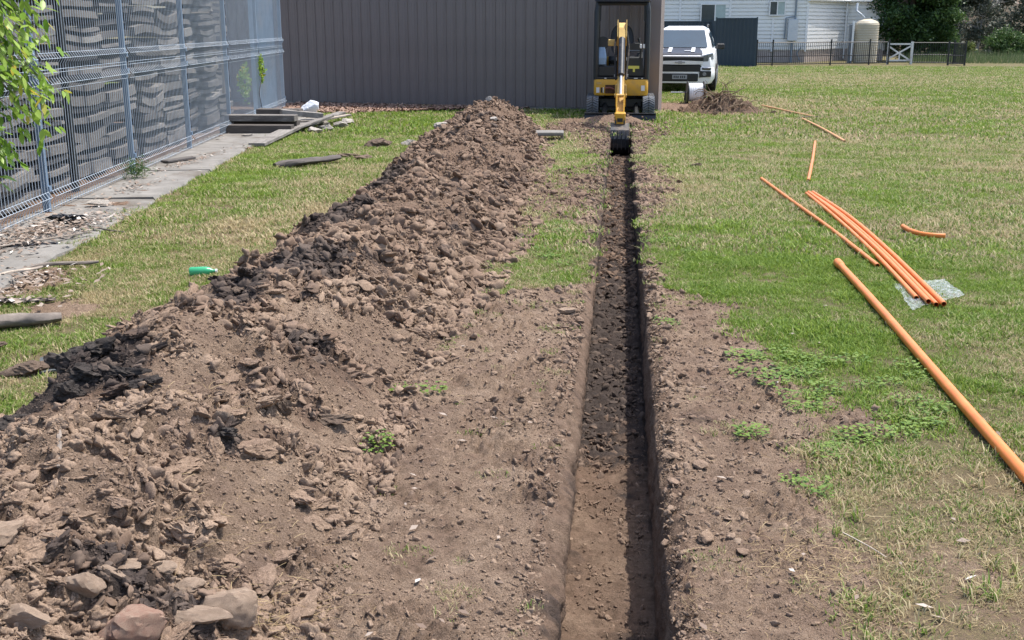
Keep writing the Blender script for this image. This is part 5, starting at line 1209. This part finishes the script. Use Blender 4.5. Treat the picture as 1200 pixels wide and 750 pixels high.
beam('plank', 'short broken board lying on the path by the fence', -5.55, 13.6, .05, .5, .13, .03, 1.2, WOODG, 'plank')
beam('sleeper', 'broken pale timber offcut lying askew across the end of the sleeper pile', -5.35, 18.5, .22, .7, .2, .09, .5, WOODG, 'sleeper', .12)
beam('plank', 'splintered board leaning on the right end of the sleeper pile', -5.12, 18.2, .12, 1.3, .12, .035, 1.25, WOODG, 'plank', -.12)
beam('plank', 'short split board on top of the pale rubble', -4.98, 19.0, .14, .8, .1, .03, .8, PALEW, 'plank', -.1)
for k, (x, y, r) in enumerate([(-5.0, 18.0, .14), (-4.93, 18.5, .16), (-5.12, 19.1, .15), (-4.82, 18.9, .17), (-4.85, 19.6, .16)]):
    stone('rubble', ['pale concrete rubble nearest the lawn beside the long plank', 'square pale rubble piece behind the nearest one', 'rubble piece wedged against the second plank', 'white rubble block at the right end of the planks', 'farthest pale rubble block by the planks'][k], x, y, r*.85, RK3, 120+k, (1.2, .9, .7), rnd.uniform(0, 3), cat='rubble')
stone('rock', 'pale grey rock lying on the concrete path', -4.96, 10.1, .085, RK3, 130, (1.3, .8, .55), .3, sink=.1, z=.035)
stone('rock', 'small pale stone in front of the sleeper pile', -5.75, 16.9, .07, RK3, 131, (1.3, .8, .5), .3, sink=.1, z=.035)
stone('bundle', 'round white plastic bundle beside the sleeper pile', -5.30, 18.9, .17, mat_simple('white_plastic', (.72, .75, .8), .4, .4, .06, 8), 132, (1, .8, .85), 0, cat='bundle', sink=0, rough=.1, z=.22)
PV = thing('concrete_paver', 'square concrete paver propped over a dark gap between heap and digger', 'paver', (-1.08, 17.1, 0), .05)
MB().box(-.22, .22, -.2, .2, .085, .14, .01).build('paver_top', CONC, PV); MB().box(-.27, -.18, -.18, .18, 0, .085).build('support', CONC, PV); MB().box(.17, .22, -.15, .2, 0, .085).build('support', CONC, PV)
tag(MB().box(-.08, .08, -.10, .10, 0, .010).build('grey_sheet', mat_simple('dull_sheet', (.09, .10, .105), .9, .1, .2, 8), None, (-2.84, 5.17, .03), (.12, -.1, .4)), 'flat grey piece of sheet lying in grass beside the black clay', 'sheet')
BT = thing('bottle', 'green plastic bottle lying on the grass at the edge of the heap', 'bottle', (-2.90, 7.36, .035), .25)
m = NT('green_plastic', .25, .5); m.color((.05, .42, .2, 1)); m.p.inputs['Alpha'].default_value = .85; GB = m.m
MB().lathe([(.001, -.08), (.028, -.08), (.033, -.07), (.033, .03), (.028, .055), (.012, .08), (.012, .095), (.001, .095)], (0, 0, 0), 20, 'x').build('bottle_body', GB, BT, smooth=True)
MB().lathe([(.001, .095), (.014, .095), (.014, .11), (.001, .11)], (0, 0, 0), 14, 'x').build('cap', WHITET, BT)
BP = mat_simple('black_plastic', (.012, .013, .016), .25, .5, .3, 12)
stone('rubbish_bag', 'crumpled black plastic bag against the fence by the leaf litter', -4.82, 9.2, .12, BP, 140, (1.2, .7, .7), .4, cat='plastic bag', rough=.3, cuts=18, sink=.1)
stone('rubbish_bag', 'flat black plastic sheet on the litter at the left frame edge', -4.62, 8.1, .22, BP, 141, (1.2, .7, .22), .3, cat='plastic bag', rough=.3, cuts=18, sink=.1)
# leaf and bark litter
V = []; F = []; T = []
LIT = leaf_mat('litter', (.17, .12, .09), (.36, .30, .25), 0, .85, (.55, .52, .48))
for cx, cy, rx, ry, nn in ((-4.75, 8.7, .40, 1.0, 1400), (-4.9, 7.2, .5, .8, 300), (-5.4, 13.6, .15, 1.6, 220), (-5.1, 11.2, .18, .8, 120), (-3.95, 7.0, .35, .35, 260), (-3.9, 6.4, .4, .3, 220), (-6.3, 16.2, .3, .8, 160)):
    for k in range(nn):
        x, y = cx+rnd.gauss(0, rx*.55), cy+rnd.gauss(0, ry*.55)
        if x < frame_pt(y)[0]-.1: continue
        L = rnd.uniform(.012, .04); wd = L*rnd.uniform(.2, .55); a = rnd.uniform(0, 6.28); d = Vector((math.cos(a), math.sin(a), rnd.uniform(-.4, .4))); s = Vector((-math.sin(a), math.cos(a), rnd.uniform(-.3, .3))); c = Vector((x, y, .045+rnd.random()**2*.05*(1 if nn > 1000 else .3)))
        o = len(V); V += [tuple(c-d*L), tuple(c+s*wd+Vector((0, 0, .003))), tuple(c+d*L), tuple(c-s*wd)]; F.append((o, o+1, o+2, o+3)); T += [rnd.random()]*4
tag(link('leaf_litter', mesh_np('leaf_litter', V, [np.array(F)], False, {'tone': T}), LIT), 'brown leaf and bark litter gathered along the foot of the fence', 'leaf litter', kind='stuff')
V = []; F = []; T = []
for k in range(120):
    x = rnd.uniform(.25, 2.4) if k % 3 else rnd.uniform(-1.0, -.25); y = 2.8+7*rnd.random()**1.4; L = rnd.uniform(.010, .028); wd = L*.4; a = rnd.uniform(0, 6.28); d = Vector((math.cos(a), math.sin(a), rnd.uniform(-.3, .3))); s_v = Vector((-math.sin(a), math.cos(a), rnd.uniform(-.3, .3))); c = Vector((x, y, gz1(x, y)+.012))
    o = len(V); V += [tuple(c-d*L), tuple(c+s_v*wd+Vector((0, 0, .004))), tuple(c+d*L), tuple(c-s_v*wd)]; F.append((o, o+1, o+2, o+3)); T += [rnd.random()]*4
tag(link('fallen_leaves', mesh_np('fallen_leaves', V, [np.array(F)], False, {'tone': T}), LIT), 'dry fallen leaves scattered on the soil and grass by the trench', 'leaves', kind='stuff')
# wood chips along the shed
V = []; F = []; T = []
CHIP = leaf_mat('wood_chip', (.2, .12, .09), (.42, .29, .22), 0, .85)
for k in range(9500):
    x = rnd.uniform(-7.3, -3.2)+rnd.random()**3*1.5; yb = 24.95-.228*(x+7.66); y = yb-.12-rnd.random()*(2.5 if x < -5.4 else max(.3, 2.5-.8*(x+5.4))); 
    if y > yb-.1: continue
    L = rnd.uniform(.03, .07); wd = L*rnd.uniform(.25, .5); a = rnd.uniform(0, 6.28); d = Vector((math.cos(a), math.sin(a), rnd.uniform(-.5, .5))); s = Vector((-math.sin(a), math.cos(a), rnd.uniform(-.3, .3))); c = Vector((x, y, .03+rnd.random()*.03))
    o = len(V); V += [tuple(c-d*L), tuple(c+s*wd), tuple(c+d*L), tuple(c-s*wd)]; F.append((o, o+1, o+2, o+3)); T += [rnd.random()]*4
tag(link('wood_chips', mesh_np('wood_chips', V, [np.array(F)], False, {'tone': T}), CHIP), 'reddish wood chips scattered along the base of the brown shed', 'wood chips', kind='stuff')

# ------------------------------------------------------------------ plants
def leaf_cloud(name, clumps, n, size, mt, seed, par=None, asp=.55, shell=.55, drop=0, label=None, cat=None, kind=None):
    r = np.random.default_rng(seed); C = np.array(clumps, float); vol = (C[:, 3]*C[:, 4]*C[:, 5])**(2/3); pi_ = r.choice(len(C), n, p=vol/vol.sum()); c = C[pi_]
    d = r.normal(size=(n, 3)); d /= np.linalg.norm(d, axis=1)[:, None]; rad = shell+(1-shell)*r.random(n)**.6
    P = c[:, :3]+d*c[:, 3:6]*rad[:, None]*(1+.22*r.normal(size=(n, 1)))
    a = r.normal(size=(n, 3)); a[:, 2] -= drop; a /= np.linalg.norm(a, axis=1)[:, None]; b = np.cross(a, r.normal(size=(n, 3))); b /= np.linalg.norm(b, axis=1)[:, None]
    L = size*r.uniform(.5, 1.3, n)[:, None]; nn = np.cross(a, b)
    V = np.stack([P-a*L, P+b*L*asp+nn*L*.15, P+a*L, P-b*L*asp+nn*L*.15], 1).reshape(-1, 3)
    V[:, 2] = np.maximum(V[:, 2], .01)
    f = np.arange(n*4).reshape(-1, 4); me = mesh_np(name, V, [f], False, {'tone': np.repeat(r.random(n)*.999, 4)})
    o = link(name, me, mt, par)
    if label: tag(o, label, cat)
    if kind: o['kind'] = kind
    return o
def limbs(name, mt, par, base, top, r0, nb, spread, seed, sub=3):
    r = random.Random(seed); mb = MB(); b = Vector(base); t = Vector(top); pts = [b.lerp(t, k/6)+Vector((r.uniform(-.05, .05), r.uniform(-.05, .05), 0))*(t-b).length*.25 for k in range(7)]
    mb.tube(pts, [r0*(1-.12*k) for k in range(7)], 8)
    for k in range(nb):
        s = pts[r.randint(1, 6)]; d = Vector((r.uniform(-1, 1), r.uniform(-1, 1), r.uniform(.2, 1))).normalized(); q = [s]
        for j in range(4): d = (d+Vector((r.uniform(-.35, .35), r.uniform(-.35, .35), r.uniform(-.1, .3)))).normalized(); q.append(q[-1]+d*spread/4)
        mb.tube(q, [r0*.45*(1-.2*j) for j in range(5)], 5)
        for j in range(sub):
            s2 = q[r.randint(1, 4)]; d2 = Vector((r.uniform(-1, 1), r.uniform(-1, 1), r.uniform(-.2, 1))).normalized(); mb.tube([s2, s2+d2*spread*.2, s2+d2*spread*.38+Vector((0, 0, .05))], [r0*.2, r0*.14, r0*.05], 4)
    return mb.build(name, mt, par)
DKG = leaf_mat('dark_green_leaf', (.022, .055, .018), (.06, .12, .028), .3); MIDG = leaf_mat('bush_green_leaf', (.05, .10, .03), (.10, .17, .045), .3)
OLV = leaf_mat('olive_leaf', (.10, .14, .04), (.2, .24, .08), .3); GRS = leaf_mat('grey_scrub_leaf', (.045, .065, .045), (.13, .145, .105), .2); LIM = leaf_mat('lime_leaf', (.17, .31, .035), (.36, .5, .09), .45, .4, (.5, .42, .06))
TRK = mat_simple('trunk_bark', (.12, .1, .085), .9, .15, .3, 5); DEAD = mat_simple('dead_branch', (.38, .36, .34), .85, .2, .2, 4)
def clumpset(cx, cy, cz, rx, ry, rz_, n, seed, cr=.35):
    r = random.Random(seed); out = []
    for k in range(n):
        while True:
            p = (r.uniform(-1, 1), r.uniform(-1, 1), r.uniform(-1, 1))
            if sum(q*q for q in p) < 1: break
        s = cr*r.uniform(.6, 1.25); out.append((cx+p[0]*rx, cy+p[1]*ry, max(cz+p[2]*rz_, s*.5), s, s, s*r.uniform(.6, .95)))
    return out
T1 = thing('broad_tree', 'dense dark green tree directly right of the white house', 'tree', (14.1, 58.3, 0))
limbs('trunk', TRK, T1, (0, 0, 0), (0, 0, 4), .22, 10, 2.2, 5)
leaf_cloud('crown', clumpset(.1, 0, 2.9, 1.75, 1.6, 2.7, 85, 6, .62), 26000, .085, DKG, 7, T1, label=None)
T2 = thing('broad_tree', 'lighter green tree overlapping the right side of the dark tree', 'tree', (15.6, 58.9, 0))
limbs('trunk', TRK, T2, (0, 0, 0), (0, 0, 3.6), .16, 8, 1.6, 8)
leaf_cloud('crown', clumpset(0, 0, 2.6, .95, 1.2, 2.4, 50, 9, .5), 14000, .08, MIDG, 10, T2)
for k, (x, y, rx, h, mt, lab, nn) in enumerate([(17.0, 61.5, .75, 1.15, OLV, 'yellow-green shrub right of the lighter tree', 3500), (17.9, 62.0, .6, .95, OLV, 'olive shrub behind the end of the picket fence', 2500), (19.6, 61.0, 1.15, 1.45, MIDG, 'rounded mid-green bush at the right edge of the photo', 7000), (18.6, 60.5, .35, .5, GRS, 'small grey-green bush left of the rounded bush', 900), (21.3, 61.5, .9, 1.3, MIDG, 'green bush just outside the tall grass on the right', 4000)]):
    t = thing('bush', lab, 'bush', (x, y, 0)); limbs('stem', TRK, t, (0, 0, 0), (.1, 0, h*.8), .05, 6, h*.5, 30+k, 2)
    leaf_cloud('foliage', clumpset(0, 0, h*.5, rx*.75, rx*.7, h*.42, 22, 40+k, rx*.36), nn, .06, mt, 50+k, t)
for k, (x, y, h, rx, lab) in enumerate([(17.6, 66, 4.6, 1.5, 'grey scrubby tree with pale bare branches left of centre on the bank'), (20.0, 67, 5.0, 1.7, 'grey leafless tree above the rounded bush'), (22.6, 66, 4.8, 1.7, 'grey scrub tree at the far right'), (15.9, 69, 5, 1.5, 'grey scrub tree behind the green trees'), (25.2, 69, 5, 1.9, 'grey scrub tree beyond the right frame edge')]):
    t = thing('scrub_tree', lab, 'tree', (x, y, 0)); limbs('trunk', DEAD, t, (0, 0, .2), (.3, 0, h*.8), .085, 12, 2.3, 60+k, 4)
    leaf_cloud('crown', clumpset(0, 0, h*.58, rx, rx*.8, h*.42, 42, 70+k, .5), 8500, .08, GRS, 80+k, t)
# bank behind the scrub
gx, gy = np.meshgrid(np.linspace(-30, 60, 90), np.linspace(66, 95, 30)); gz = 4.6*sstep(66, 82, gy+1.5*fbm(gx, gy, 6, 3, 901))+.4*fbm(gx, gy, 2, 3, 902)-.3
me = mesh_np('bank', np.stack([gx, gy, gz], -1).reshape(-1, 3), [grid_faces(30, 90)], True)
m = NT('bank_earth', .95, .1); n_ = m.noise(.9, 6, .7); m.color(m.ramp(n_, [(.35, (.05, .05, .038)), (.5, (.12, .10, .075)), (.65, (.22, .165, .13))])); m.bump(m.noise(6, 4, .6), .8, .1); me.materials.append(m.m)
tag(link('bank', me), kind='structure')
# ragged scrub filling the bank
leaf_cloud('bank_scrub', [(x, y, 4.6*float(sstep(66, 82, np.array(y)))+.2, 1.0, .9, .7) for x, y in [(rnd.uniform(12, 34), rnd.uniform(68, 82)) for k in range(90)]], 22000, .11, GRS, 95, None, label='grey-green scrub covering the bank behind the trees', cat='scrub', kind='stuff')
# tall grass strip by the bank
V = []; F = []; T = []
for k in range(15000):
    x = rnd.uniform(13.5, 30); y = rnd.uniform(54.5, 64) if x > 15.3 else rnd.uniform(54.5, 57.5); h = rnd.uniform(.2, .62)*(.6+.4*min(1, (y-54)/3)); a = rnd.uniform(0, 6.28); w_ = .012; dx, dy = math.cos(a)*w_, math.sin(a)*w_; lx = rnd.uniform(-.15, .15)
    o = len(V); V += [(x-dx, y-dy, 0), (x+dx, y+dy, 0), (x+lx, y, h)]; F.append((o, o+1, o+2)); T += [rnd.random()]*3
tag(link('tall_grass', mesh_np('tall_grass', V, [np.array(F)], False, {'tone': T}), leaf_mat('tall_grass_blade', (.08, .13, .05), (.2, .25, .11), .3, .6, (.45, .38, .25))), 'tall unmown grass at the foot of the bank on the right', 'grass', kind='stuff')
# grass tuft at the fence post
leaf_cloud('fence_weed', [(-5.42, 12.05, .14, .18, .2, .14)], 500, .035, MIDG, 96, None, .12, 0, label='small weed growing at the foot of the second fence post', cat='weed')
tt_ = thing('vine', 'green creeper hanging on the fence near the blue sheeting', 'vine', fpt(10.9, .06)); MB().tube([(0, 0, 1.25), (.03, .1, .9), (0, -.1, .5), (.02, 0, .1)], .006, 5).build('stem', TRK, tt_)
leaf_cloud('foliage', [(0, .1, .95, .05, .12, .22), (-.2, -.3, .7, .08, .2, .3)], 420, .04, LIM, 97, tt_)

# sapling with light green leaves at the left edge
SP_ = thing('sapling', 'bright green leafy sapling branch hanging in from the left edge', 'sapling', (-4.29, 6.5, .04))
lr = random.Random(5); leafm = []
for v in range(4):
    L = .036; V = []; prof_ = [(0, .0), (.25, .32), (.55, .36), (.8, .2), (1, 0)]
    for t, w_ in prof_: z = -.18*t*t*(v-1.2); V += [(t*2*L, -w_*L, z*L+.12*w_*L), (t*2*L, 0, z*L), (t*2*L, w_*L, z*L+.12*w_*L)]
    F = []
    for i in range(4): F += [(3*i, 3*i+3, 3*i+4, 3*i+1), (3*i+1, 3*i+4, 3*i+5, 3*i+2)]
    me = mesh_np('leaf', V, [np.array(F)], True, {'tone': [v*.1]*len(V)}); me.materials.append(LIM); leafm.append(me)
tw = MB(); tw.tube([(0, 0, 0), (-.05, 0, .7), (0, .02, 1.4), (.06, 0, 2.0), (.05, 0, 2.5)], [.02, .018, .015, .01, .005], 8)
leaves = []
for k in range(110):
    z0 = lr.uniform(.75, 2.15); s = Vector((.02, 0, min(z0+.35, 2.3))); reach = (.62 if z0 > .95 else .42)+lr.uniform(-.12, .27)*(1.0 if 1.0 < z0 < 1.6 else .55); dy = lr.uniform(-.3, .3)
    ctrl = []
    for j in range(11):
        t = j/10; ctrl.append(s+Vector((reach*t, dy*t, .12*math.sin(t*2.2)-.45*t*t*lr.uniform(.9, 1.05))))
    tw.tube(ctrl, [.0045*(1-.08*j) for j in range(11)], 5)
    for j in range(3, 11):
        for sd in (-1, 1):
            p = ctrl[j]+Vector((lr.uniform(-.03, .03), lr.uniform(-.03, .03), lr.uniform(-.05, .03))); leaves.append((p, sd, dy))
tw.build('branches', TRK, SP_)
leaves.sort(key=lambda q: -q[0].x)
extra = MB()
for i, (p, sd, dy) in enumerate(leaves):
    rot = Euler((lr.uniform(-.8, .8), lr.uniform(.2, 1.25), sd*lr.uniform(.6, 1.3)+lr.uniform(-.4, .4))); sc = lr.uniform(.8, 1.5)
    if i < 298: link('leaf', lr.choice(leafm), None, SP_, p, rot, sc)
    else:
        M = Matrix.Translation(p) @ rot.to_matrix().to_4x4() @ Matrix.Scale(sc, 4); me = lr.choice(leafm); extra.add([tuple(M @ v.co) for v in me.vertices], [tuple(q.vertices) for q in me.polygons])
if extra.v: tag(extra.build('leaves', LIM, SP_), kind='stuff')
